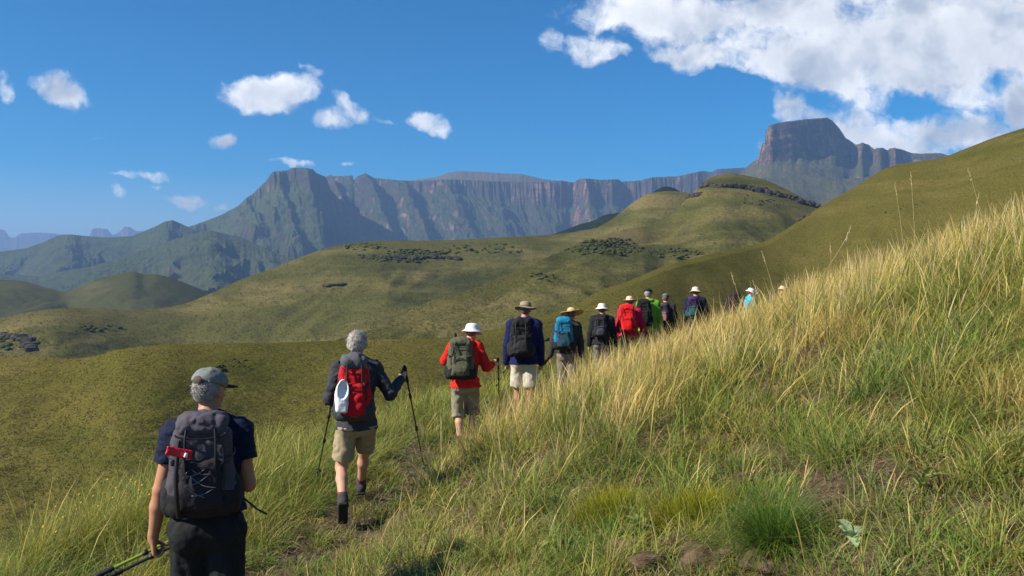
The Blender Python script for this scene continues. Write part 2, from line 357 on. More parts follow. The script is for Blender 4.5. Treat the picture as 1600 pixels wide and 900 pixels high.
def cliffs(name, crest, mat, ribs, cliff, slope, depth, cs=0.9, rows=200, rib_big=None, shear=60., plateau=600., terr=8.0, seed=0.0, gul=60.0, gsc=260.0, foot_lat=None, rowpow=1.0, fine=14.0):
    """table-mountain wall: rim line, vertical cliff, then talus spurs; ribs displace the wall towards the viewer"""
    k = np.array(crest, float)
    u = np.arange(k[0, 0], k[-1, 0]+0.01, cs)
    py = np.interp(u, k[:, 0], k[:, 1]) + 0.6*pnoise(u/5.0, seed+.3); D = smooth_interp(u, k[:, 0], k[:, 2])
    cl = np.interp(u, *zip(*cliff)); sl_ = np.interp(u, *zip(*slope))
    nr = 22
    q = np.concatenate([np.linspace(-1, 0, nr, endpoint=False)*plateau, depth*np.linspace(0, 1, rows)**rowpow])[:, None]*np.ones(len(u))
    U = np.ones_like(q)*u
    # rib amount, spurs lean to the right as they come down
    lean = shear*np.clip(q/depth, 0, 1)
    Ur = U-lean
    rb = np.zeros_like(q)
    if rib_big:
        for (c, w_, A) in rib_big:
            s = (Ur-c)/w_
            s = np.where(s < 0, s*0.75, s*1.9)       # gentle sunny side, steep shaded side
            rb = rb + A*np.exp(-s*s)
    rsm = ribs*(ridged(Ur/26.0+seed, q/700.0, seed, 4)-1.0)
    fin = fine*fbm(U/4.0, q/260.0+seed, 1.0, 4)*(1-.85*sstep(90, 260, q))
    rsm = rsm*(1-.45*sstep(150, 500, q))
    wc0 = 22.0; rimamt = sstep(-80, 20, q)
    off = (rb+rsm)*(0.35+0.65*sstep(0, 400, q))*rimamt+fin*rimamt
    x = q + off*0                                   # distance in front of the mean rim
    off = np.maximum(off, wc0*.55)
    qq = q-off                                       # effective distance from the displaced rim
    wc = 22.0
    a, b = ratios(u, py)
    def gs_(v, sg):
        n = int(3*sg/cs)+1; kx = np.exp(-.5*(np.arange(-n, n+1)*cs/sg)**2); kx /= kx.sum()
        return np.convolve(np.pad(v, n, 'edge'), kx, 'valid')
    crestz = b*D; base = crestz-cl
    s1, s2, s3 = gs_(base, 5.0), gs_(base, 22.0), gs_(base, 60.0)
    f1 = sstep(60, 350, q); f2 = sstep(300, depth, q)
    bz = (s1*(1-f1)+s2*f1)*(1-f2)+s3*f2
    bz = bz+14*fbm(U/14.0, q/300.0, seed+2, 3)*(1-f1)*(cl[None, :] > 40)
    cf = sstep(-wc*0.5, wc*2.6, qq)
    cf = cf+.034*np.sin(cf*2*np.pi*4+1.5*fbm(U/30., 0*U, seed+6, 2))*np.sin(np.pi*cf)
    top = crestz[None, :]*(1-np.clip(q, 0, 500)/D[None, :])
    bz = np.minimum(bz, top-2)
    tal = np.clip(qq-wc*2, 0, None)*sl_[None, :]
    tal = tal*(1-0.28*np.clip(qq/depth, 0, 1))
    Rr = D[None, :]-q
    Z = top*(1-cf)+bz*cf-tal
    X = a[None, :]*Rr
    g = ridged(X/gsc+0.5*fbm(X/gsc/1.5, Rr/gsc/1.5, seed, 3), Rr/(gsc*1.9)+Z/900., seed, 5)
    Z = Z+gul*(g-1.25)*sstep(60, 500, q)
    Z = Z+terr*np.sin(Z/17.0+2.2*fbm(X/500, Rr/500, seed, 3))*sstep(40, 120, qq)*0.8
    Z = Z+np.where(q < 0, -0.00002*q*q+4*fbm(X/120, Rr/120, 1., 3)*sstep(0, -100, q), 0)
    V = np.stack([X, Rr, Z], -1)
    me = mesh_np(name, V.reshape(-1, 3), grid_faces(*X.shape)[:, ::-1], mat)
    o = obj_of(name, me); tag(o, kind='structure')
    return o, V, u

# main wall
cliffs('escarpment_wall',
    [(478,300,6500),(505,277,6500),(514,275,6450),(530,275,6400),(551,274,6400),(553,282,6420),(557,277,6420),(566,273,6400),(571,271,6400),(585,278,6400),(625,282,6400),(650,283,6400),(680,281,6350),(710,280,6350),(760,283,6350),(800,284,6300),
     (850,285,6250),(878,282,6250),(896,285,6350),(907,279,6250),(920,279,6200),(940,281,6200),(966,280,6200),(972,284,6250),(1000,282,6200),(1020,277,6150),(1060,275,6100),(1098,267,6050),(1112,269,6050),(1122,264,6000),(1160,262,6000),(1185,262,5950),(1230,270,5900)],
    mat_rock, 46, [(478,80),(600,85),(680,95),(780,130),(880,200),(960,190),(1100,150),(1230,120)], [(478,.62),(760,.80),(900,.95),(1000,.8),(1230,.75)], 1700,
    rib_big=[(497,22,300),(552,30,330),(612,34,300),(690,40,200),(760,50,210),(842,30,150),(905,30,210),(950,30,170),(1010,34,130),(1080,30,120)], shear=100., gul=30., gsc=190., seed=1.0, fine=17, rows=270)
# plateau summit dome behind the rim
cliffs('plateau_summit', [(640,282,7400),(680,277,7400),(700,270,7400),(718,267,7400),(760,269,7400),(790,271,7400),(815,272,7400),(850,280,7400),(900,286,7400)],
    mat_dome, 10, [(640,5),(900,5)], [(640,.35),(900,.35)], 700, rows=60, seed=3.0, gul=10, fine=3, terr=3, plateau=300)
# the corner massif and its long left ridge
cliffs('corner_massif',
    [(60,430,5000),(160,405,5050),(230,380,5100),(290,356,5150),(320,346,5150),(345,336,5150),(372,322,5150),(384,310,5150),(398,300,5150),(408,290,5150),(416,283,5150),(421,274,5150),(427,268,5150),(450,266,5140),(458,262,5120),(470,262,5120),(488,264,5130),(494,270,5150),(508,276,5180),(517,296,5230),(530,312,5300),(560,345,5350),(600,380,5400)],
    mat_massif, 40, [(60,5),(300,15),(370,40),(415,110),(500,130),(600,30)], [(60,.42),(370,.55),(460,.62),(600,.55)], 1300,
    rib_big=[(300,26,160),(372,24,150),(430,20,170),(478,22,210),(400,30,120),(505,16,120)], shear=60., gul=75., gsc=330., seed=5.0, fine=12, cs=0.8, rows=240)
cliffs('left_foot_ridge',
    [(-300,405,4700),(-60,398,4700),(0,393,4700),(40,388,4700),(70,378,4700),(90,368,4700),(112,366,4700),(135,369,4700),(170,371,4700),(205,369,4680),(238,356,4650),(258,346,4640),(270,344,4640),(280,348,4640),(290,353,4640),(310,362,4650),(340,382,4650),(380,410,4650),(440,440,4650)],
    mat_massif, 26, [(-300,5),(230,12),(270,45),(300,15),(440,5)], [(-300,.34),(270,.40),(440,.35)], 1300,
    rib_big=[(110,40,120),(268,24,160)], shear=-20., gul=60., gsc=300., seed=8.0, fine=5, terr=7)
cliffs('left_low_ridge',
    [(-300,445,3600),(0,428,3600),(60,432,3600),(150,415,3600),(230,388,3700),(290,368,3750),(330,360,3800),(380,372,3800),(430,395,3700),(500,420,3600),(640,440,3500)],
    mat_massif, 22, [(-300,3),(640,3)], [(-300,.28),(640,.34)], 1100, rib_big=[(330,40,120),(420,30,80)], shear=30., gul=60., gsc=260., seed=12.0, fine=5, terr=5)
# the sentinel
cliffs('sentinel_peak',
    [(1120,300,4700),(1150,278,4653),(1165,262,4629),(1178,252,4609),(1184,248,4600),(1187,236,4577),(1191,225,4547),(1195,222,4517),(1197,205,4502),(1202,196,4484),(1215,192,4510),(1235,189,4550),(1260,186,4626),(1278,185,4686),(1292,184,4733),(1300,188,4760),(1311,200,4804),
     (1322,216,4848),(1330,221,4880),(1337,226,4880),(1341,225,4840),(1348,223,4820),(1357,226,4880),(1366,233,4860),(1371,231,4826),(1380,231,4850),(1387,235,4920),(1390,232,4881),(1397,231,4790),(1407,233,4837),(1424,239,4904),(1440,240,4920),(1470,239,4950),(1478,242,4958),(1500,246,4960),(1700,250,4960)],
    mat_sent, 5, [(1120,20),(1178,45),(1190,90),(1200,205),(1290,235),(1315,150),(1335,120),(1400,95),(1700,60)], [(1120,.6),(1230,.42),(1330,.55),(1700,.6)], 900,
    rib_big=[(1345,9,40),(1376,8,50),(1399,8,60),(1440,20,30)], shear=16., gul=16., gsc=200., seed=15.0, fine=3.5, cs=0.7, rows=260, rowpow=1.35, plateau=420)
# terrace cliff band under the sentinel
cliffs('sentinel_terrace',
    [(1090,300,4000),(1150,285,4000),(1190,278,3990),(1230,279,3980),(1290,281,3980),(1340,278,3990),(1400,272,4000),(1600,270,4000)],
    mat_sent, 12, [(1090,26),(1340,32),(1600,26)], [(1090,.42),(1600,.42)], 900, rib_big=[(1190,20,60),(1250,24,70),(1310,20,60)], shear=20., gul=16., gsc=160., seed=19.0, fine=5, plateau=500)
# far pale range
cliffs('far_range',
    [(-300,366,15000),(-40,360,15000),(0,358,15000),(8,360,15000),(14,370,15000),(22,372,15000),(32,365,15000),(60,363,15000),(95,366,15000),(140,369,15000),(144,358,14800),(150,356,14800),(168,358,14800),(176,368,14900),(190,360,14800),(194,354,14700),(204,355,14700),(212,361,14800),(228,361,14900),(240,363,15000),(330,362,15000),(420,370,15000)],
    mat_rock, 120, [(-300,260),(420,260)], [(-300,.5),(420,.5)], 2500, rows=90, seed=23.0, gul=120, gsc=900, fine=50, cs=1.2)

# valley floor far below, one sheet to the horizon
me = mesh_np('ground', [(-40000, -3000, -760), (40000, -3000, -760), (40000, 40000, -760), (-40000, 40000, -760)], [(0, 1, 2, 3)], mat_h3)
tag(obj_of('ground', me), kind='structure')

# ---------------------------------------------------------------- haze
def haze(density=0.000085, colr=(0.34, 0.57, 1.0)):
    x0, x1, y0, y1, z0, z1 = -42000, 42000, -4000, 42000, -770, 1130
    V = [(x, y, z) for z in (z0, z1) for y in (y0, y1) for x in (x0, x1)]
    Fq = [(0, 2, 3, 1), (4, 5, 7, 6), (0, 1, 5, 4), (2, 6, 7, 3), (0, 4, 6, 2), (1, 3, 7, 5)]
    m = bpy.data.materials.new('haze'); m.use_nodes = True; t = NT(m.node_tree); t.n.clear()
    out = t.new('ShaderNodeOutputMaterial'); v = t.new('ShaderNodeVolumePrincipled')
    v.inputs['Color'].default_value = (*colr, 1); v.inputs['Density'].default_value = density; v.inputs['Anisotropy'].default_value = 0.1
    t.link(v.outputs[0], out.inputs['Volume'])
    o = obj_of('haze', mesh_np('haze', V, Fq, m, smooth=False)); tag(o, kind='stuff', cat='haze', label='thin blue air haze over the far mountains')
haze()
# ================================================================ the hillside the path runs along
_py = [-6, 0, 3.5, 4.5, 7.4, 10.8, 12.3, 14.8, 17.0, 20.5, 24, 27, 35, 50, 95]
_px = [-2.2, -1.9, -1.75, -1.66, -1.36, -0.62, 0.12, 1.0, 2.2, 4.4, 6.6, 8.7, 15, 30, 76]
_pz = [-2.30, -2.30, -2.30, -2.29, -2.17, -2.22, -2.24, -2.2, -2.16, -2.12, -2.06, -2.0, -2.0, -2.5, -4]
def xpath(y): return smooth_interp(y, _py, _px)
def G(x, y):
    x = np.asarray(x, float); y = np.asarray(y, float)
    s = x-xpath(y)
    sc = 1/np.sqrt(1+np.gradient(np.array([0, 1.0]))[0]*0)   # plain offset across the slope
    zp = np.interp(y, _py, _pz)
    right = np.where(s > .25, 0.62*np.clip(s-.25, 0, .5)+0.37*np.clip(s-.75, 0, 9)+0.30*np.clip(s-9.75, 0, None), 0)
    l = np.clip(-s-.45, 0, None)
    left = 0.07*l+0.66*np.clip(l-2.0, 0, None)
    z = zp+right-left
    z = z+0.10*fbm(x/1.6, y/1.6, 4.0, 4)*sstep(.1, .9, np.abs(s+.1))+0.03*fbm(x/.3, y/.3, 9.0, 3)
    # eroded step with bare soil
    e = np.exp(-(((x-1.0)/.55)**2+((y-3.55)/.30)**2)); z = z-0.10*e
    return z
def warp_axis(a, b, n, c, fine):
    """grid lines, dense around c"""
    t = np.linspace(np.arcsinh((a-c)/fine), np.arcsinh((b-c)/fine), n); return c+fine*np.sinh(t)
gx = warp_axis(-120, 75, 420, 0.5, 3.0); gy = warp_axis(-8, 96, 420, 6.0, 4.0)
GX, GY = np.meshgrid(gx, gy); GZ = G(GX, GY)
def soil_mat():
    m, t, b, out = material('stony soil')
    g = t.new('ShaderNodeNewGeometry'); pos = g.outputs['Position']
    a = t.noise(pos, 3.0, 6, 0.65); c = t.noise(pos, 28, 6, 0.7)
    v = t.new('ShaderNodeTexVoronoi'); v.inputs['Scale'].default_value = 22; t.link(pos, v.inputs['Vector'])
    col = t.ramp(a, [(.3, (.045, .030, .020)), (.5, (.10, .066, .040)), (.7, (.17, .12, .075))])
    col = t.mix(t.maprange(c, .45, .7), col, (.20, .145, .095))
    far = t.maprange(t.vmath('LENGTH', pos), 12, 30)
    col = t.mix(far, col, (.07, .075, .018))
    t.link(col, b.inputs['Base Color'])
    bp = t.new('ShaderNodeBump'); bp.inputs['Strength'].default_value = .9; bp.inputs['Distance'].default_value = .03
    t.link(t.math('ADD', c, t.math('MULTIPLY', v.outputs[0], .8)), bp.inputs['Height']); t.link(bp.outputs[0], b.inputs['Normal'])
    return m
mat_soil = soil_mat()
tag(obj_of('hillside_ground', mesh_np('hillside_ground', np.stack([GX, GY, GZ], -1).reshape(-1, 3), grid_faces(*GX.shape), mat_soil)), kind='structure')

# ---------------------------------------------------------------- grass
def leaf_mat(name, trans=0.4, rough=0.6, spec=0.25):
    m, t, b, out = material(name)
    at = t.new('ShaderNodeAttribute'); at.attribute_name = 'Col'
    t.link(at.outputs['Color'], b.inputs['Base Color']); b.inputs['Roughness'].default_value = rough
    b.inputs['Specular IOR Level'].default_value = spec
    tr = t.new('ShaderNodeBsdfTranslucent'); t.link(at.outputs['Color'], tr.inputs['Color'])
    mx = t.new('ShaderNodeMixShader'); mx.inputs[0].default_value = trans
    t.link(b.outputs[0], mx.inputs[1]); t.link(tr.outputs[0], mx.inputs[2]); t.link(mx.outputs[0], out.inputs[0])
    return m
mat_leaf = leaf_mat('grass blades', .33)

TL = np.array([0, .35, .7, 1.0])
def blades(base, h, az, lean, curve, width, c0, c1, prof=(1, .9, .6, .06), tl=TL):
    """vectorised ribbons: returns verts (n*8,3) and colours"""
    n = len(h); t = tl[None, :]
    L = (lean[:, None]+curve[:, None]*t)
    hor = h[:, None]*(lean[:, None]*t+curve[:, None]*t*t*.5)
    ver = h[:, None]*(t-0.22*L*L*t)
    ver = np.maximum(ver, h[:, None]*0.05*t)
    px = base[:, 0:1]+np.cos(az)[:, None]*hor; py = base[:, 1:2]+np.sin(az)[:, None]*hor; pz = base[:, 2:3]+ver
    wa = az+np.pi/2+rng.uniform(-1.1, 1.1, n)
    w_ = width[:, None]*np.array(prof)[None, :]*.5
    dx = np.cos(wa)[:, None]*w_; dy = np.sin(wa)[:, None]*w_
    k = len(tl)
    V = np.empty((n, k, 2, 3), np.float32)
    V[:, :, 0, 0] = px-dx; V[:, :, 1, 0] = px+dx; V[:, :, 0, 1] = py-dy; V[:, :, 1, 1] = py+dy; V[:, :, :, 2] = pz[:, :, None]
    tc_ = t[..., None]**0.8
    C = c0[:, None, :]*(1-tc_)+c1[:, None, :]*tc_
    C = np.repeat(C[:, :, None, :], 2, 2).astype(np.float32)
    return V.reshape(-1, 3), C.reshape(-1, 3)
def ribbon_faces(n, k=4):
    b = (np.arange(n)*2*k)[:, None, None]+(np.arange(k-1)*2)[None, :, None]+np.array([0, 1, 3, 2])[None, None, :]
    return b.reshape(-1, 4)
class Turf:
    def __init__(s): s.V = []; s.C = []; s.n = 0
    def add(s, V, C): s.V.append(V); s.C.append(C); s.n += len(V)//8
    def build(s, name, label, cat, mat=None):
        me = mesh_np(name, np.concatenate(s.V), ribbon_faces(s.n), mat or mat_leaf, col=np.concatenate(s.C))
        return tag(obj_of(name, me), label, cat, kind='stuff')

GREEN = 2.1*np.array([[.060, .098, .013], [.085, .115, .016], [.050, .085, .016], [.105, .122, .020], [.075, .098, .028]])
OLIVE = 2.25*np.array([[.14, .14, .022], [.18, .16, .030], [.12, .13, .028], [.21, .18, .042]])
GOLD = 1.6*np.array([[.44, .32, .085], [.52, .39, .13], [.38, .27, .065], [.55, .44, .18], [.42, .33, .11]])
DEAD = 1.6*np.array([[.30, .22, .11], [.22, .15, .075], [.36, .28, .16], [.16, .10, .055]])
def pick(pal, n, jit=.18):
    c = pal[rng.integers(0, len(pal), n)]
    return np.clip(c*(1+rng.normal(0, jit, (n, 1)))*(1+rng.normal(0, .05, (n, 3))), .005, .9)

def tussocks(cx_, cy_, nb, rad, h, spread, droop, width, pal0, pal1, turf, hj=.3, wind=(.15, .05), prof=(1, .9, .6, .06), zoff=0.0):
    """cx_.. arrays per tussock, blades scattered around each"""
    n = len(cx_)
    if n == 0: return
    nb = np.broadcast_to(nb, n).astype(int)
    tint = pick(pal1, n, .12)
    i = np.repeat(np.arange(n), nb); N = len(i)
    rr = np.broadcast_to(rad, n)[i]*np.sqrt(rng.random(N)); a = rng.uniform(0, 2*np.pi, N)
    x = cx_[i]+rr*np.cos(a); y = cy_[i]+rr*np.sin(a)
    z = G(cx_, cy_)[i]+(y-cy_[i])*0+(x-cx_[i])*.35-.02+zoff
    hh = np.minimum(np.broadcast_to(h, n)[i]*np.clip(1+rng.normal(0, hj, N), .35, 1.6), .62+.12*rng.random(N))
    az = a+rng.normal(0, .7, N)
    sp = np.broadcast_to(spread, n)[i]*rng.uniform(.1, 1.3, N); dr = np.broadcast_to(droop, n)[i]*rng.uniform(.2, 1.5, N)
    # add wind
    wa_ = 2.2*fbm(cx_/.9, cy_/.9, 21.0, 2)[i]; vx = np.cos(az)*sp+wind[0]*np.cos(wa_)-wind[1]*np.sin(wa_); vy = np.sin(az)*sp+wind[1]*np.cos(wa_)+wind[0]*np.sin(wa_)
    az2 = np.arctan2(vy, vx); ln = np.hypot(vx, vy)
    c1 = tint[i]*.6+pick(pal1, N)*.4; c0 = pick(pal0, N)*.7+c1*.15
    wd = np.broadcast_to(width, n)[i]*rng.uniform(.6, 1.3, N)
    V, C = blades(np.stack([x, y, z], -1), hh, az2, ln*.6, dr+ln*.5, wd, c0, c1, prof)
    turf.add(V, C)

def scatter(n, x0, x1, y0, y1):
    return rng.uniform(x0, x1, n), rng.uniform(y0, y1, n)
def infrustum(x, y, m=1.3):
    return (np.abs(x) < .63*np.clip(y, 0, None)+m)
# soil patches, in metres: x, y, radius x, radius y
BARE = [(.78, 3.34, .66, .22), (1.30, 3.75, .16, .16), (1.60, 5.7, .20, .18), (-.45, 7.0, .15, .2), (1.35, 4.75, .12, .14)]
def bare(x, y):
    b = np.zeros_like(x)
    for (bx, by, rx, ry) in BARE: b = np.maximum(b, np.exp(-(((x-bx)/rx)**2+((y-by)/ry)**2)**1.5))
    return b
PEOPLE_XY = []
grass = Turf(); gold = Turf(); dead = Turf()

def field(y0, y1, per_m2, nb, wid, hmul=1.0):
    xa, xb = -7.0, .63*y1+1.5
    n = int(per_m2*(xb-xa)*(y1-y0))
    x, y = scatter(n, xa, xb, y0, y1)
    s = x-xpath(y)
    k = infrustum(x, y) & (s > -4.4)
    thin = fbm(x/.45, y/.45, 2.0, 3)
    k &= (thin > -.32) & (rng.random(n) > bare(x, y)*1.15)
    x, y, s, thin = x[k], y[k], s[k], thin[k]
    n = len(x)
    onpath = np.exp(-((s+.1)/.42)**4)
    m1 = fbm(x/1.5, y/2.4, 7.0, 3); m2 = fbm(x/.6, y/.6, 12.0, 3)+rng.normal(0, .35, n)-.1+.1*sstep(3, 8, y)
    # golden: along the upper side of the path beyond ~8 m and on the brow
    gz = sstep(7.0, 10.5, y)*sstep(.35, .9, s)*(1-.55*sstep(3.6, 6.5, s))*.95
    gz = np.maximum(gz, .75*sstep(.45, .8, m1)*sstep(.4, 1.0, s))
    gz = np.maximum(gz, .95*np.exp(-(((x-2.6)/.35)**2+((y-7.2)/.9)**2)))
    gz = np.maximum(gz, .8*np.exp(-(((x-1.1)/.35)**2+((y-6.9)/.6)**2)))
    gz = np.maximum(gz, .55*np.exp(-(((x+.3)/.5)**2+((y-9.3)/1.2)**2)))
    r = rng.random(n)
    isg = (r < gz) & (onpath < .4)
    isd = (~isg) & (rng.random(n) < .20)
    iso = (~isg) & (~isd) & (m2 > .05)
    isn = ~(isg | isd | iso)
    low = np.exp(-(((x-.235*y)/(.05+.13*y))**4))*sstep(4.2, 3.3, y)
    keep = rng.random(n) > .85*low*sstep(3.7, 3.2, y)
    hs = (1-.58*onpath)*(1-.62*low)*(1+.45*(rng.random(n)-.5))*hmul*(1+.25*m1)*np.where(s < -.9, 1.35, 1.0)
    wd = wid
    hs = hs*np.where(keep, 1, .2)
    near = (.56+.44*sstep(3.5, 9.5, y))*(1+.35*fbm(x/.5, y/.5, 31.0, 2))
    hs = hs*near*(1-.38*np.exp(-((s-.55)/.55)**2)*sstep(5.5, 7, y)*sstep(12.5, 10.5, y))
    q = (s > .4) & (rng.random(n) < .10*sstep(4.5, 7, y)); tussocks(x[q], y[q], 4, .06, .60*hs[q], .25, .3, wd*.9, OLIVE*.8, np.array([[.66, .53, .29], [.60, .46, .25], [.55, .40, .22]]), gold, prof=(.35, .30, 1.35, .3), wind=(.06, 0))
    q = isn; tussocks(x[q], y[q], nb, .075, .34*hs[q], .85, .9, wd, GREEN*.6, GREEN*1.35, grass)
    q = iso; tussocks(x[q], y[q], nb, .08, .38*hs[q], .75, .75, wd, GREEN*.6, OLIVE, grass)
    q = isd; tussocks(x[q], y[q], (nb*.6), .10, .26*hs[q], 1.0, .8, wd, DEAD*.6, DEAD, dead)
    q = isg; tussocks(x[q], y[q], int(nb*.55), .08, .43*hs[q], .34, .45, wd*.85, DEAD*.7, GOLD, gold, wind=(.10, -.02))
    q = isg; tussocks(x[q], y[q], int(nb*.5), .09, .30*hs[q], .6, .6, wd, DEAD*.5, OLIVE*1.1, grass)
    # tall flowering stems standing over everything
    q = (~(onpath > .3)) & (rng.random(n) < .07+.16*sstep(5, 9, y)*sstep(-.3, .6, s)) & (low < .3)
    tussocks(x[q], y[q], 3, .12, .62*hs[q], .35, .4, wd*.8, OLIVE, GOLD*.85, gold, prof=(.55, .45, 1.5, .1), wind=(.12, 0))
    # loose straw-coloured blades crossing the green ones
    q = (onpath < .5) & (rng.random(n) < .08+.30*sstep(.2, 1.2, s)+.15*sstep(6, 10, y)); tussocks(x[q], y[q], 7, .12, .36*hs[q], 1.1, .8, wd*.8, GOLD*.6, GOLD*1.05, gold, hj=.4, wind=(.05, .0))
    # litter lying at the foot
    q = (rng.random(n) < .5) & (rng.random(n) > .8*low)
    tussocks(x[q], y[q], int(nb*.35), .16, .13*(1-.4*onpath[q]), 1.6, 1.0, wd*1.1, DEAD*.7, DEAD*.9, dead, wind=(0, 0))
field(2.3, 5.0, 120, 40, .0048, 0.92)
field(5.0, 9.0, 78, 32, .0060)
field(9.0, 15.0, 40, 28, .0070, 1.0)
field(15.0, 30.0, 11, 26, .0115, .78)

def hill_tufts(name, label, V, n, pxr, size, pal0, pal1, nbl=4, py_max=930):
    """short tufts over a far hillside, spread evenly as seen from the path"""
    W = V[16:]; qx, qy = project(W[..., 0], W[..., 1], W[..., 2])
    ex = np.abs(np.diff(qy, axis=0))[:, :-1]*np.abs(np.diff(qx, axis=1))[:-1]
    vis = (qx[:-1, :-1] > pxr[0]) & (qx[:-1, :-1] < pxr[1]) & (qy[:-1, :-1] < py_max)
    wt = (ex*vis).ravel()+1e-9; k = rng.choice(len(wt), n, p=wt/wt.sum()); r, c = np.unravel_index(k, ex.shape)
    a, b = rng.random((n, 1)), rng.random((n, 1))
    p = (W[r, c]*(1-a)+W[r+1, c]*a)*(1-b)+(W[r, c+1]*(1-a)+W[r+1, c+1]*a)*b
    cl = fbm(p[:, 0]/(size*14), p[:, 1]/(size*14), 3.0, 4); keep = cl > rng.uniform(-1.0, .35, n); p = p[keep]; n = len(p)
    i = np.repeat(np.arange(n), nbl); N = len(i); pp = p[i]+rng.normal(0, size*.22, (N, 3))*[1, 1, 0]; pp[:, 2] -= size*.12
    m = fbm(p[:, 0]/(size*70), p[:, 1]/(size*70), p[:, 2]/(size*30), 4)
    c1 = np.where((m > rng.normal(.25, .25, n))[:, None], pick(pal1, n, .06), pick(pal0, n, .06))[i]*rng.uniform(.9, 1.1, (N, 1))
    h = size*rng.uniform(.5, 1.3, N)
    V2_, C2_ = blades(pp, h, rng.uniform(0, 6.28, N), rng.uniform(.1, .9, N), rng.uniform(.2, .8, N), size*rng.uniform(.12, .3, N), c1*.9, c1)
    me = mesh_np(name, V2_, ribbon_faces(N), mat_leaf, col=C2_); tag(obj_of(name, me), label, 'grass', kind='stuff')
HOL = 1.08*np.array([[.088, .080, .018], [.094, .085, .020], [.084, .080, .018], [.098, .088, .022]]); HTN = np.array([[.120, .098, .030], [.110, .092, .026], [.130, .106, .034]])
hill_tufts('hillside_tufts', 'short olive tufts covering the near hillside across the valley', V1, 170000, (-60, 1660), .34, HOL, HTN)
hill_tufts('middle_hill_tufts', 'short tufts covering the spur below the rocky knoll', V2b, 30000, (480, 1320), 1.0, HOL*1.15, HTN*1.1, 3)
hill_tufts('far_hill_tufts', 'short tufts covering the long middle hill', V2, 30000, (-60, 1100), 1.5, HOL*1.15, HTN*1.1, 3)
print('blades', grass.n, gold.n, dead.n)
grass.build('grass', 'thick green and olive grass covering the near hillside beside the path', 'grass')
gold.build('golden_grass', 'tall golden seed grass standing above the path on the near hillside', 'grass')
dead.build('dry_grass', 'short dry brown grass litter lying between the green tufts', 'grass')
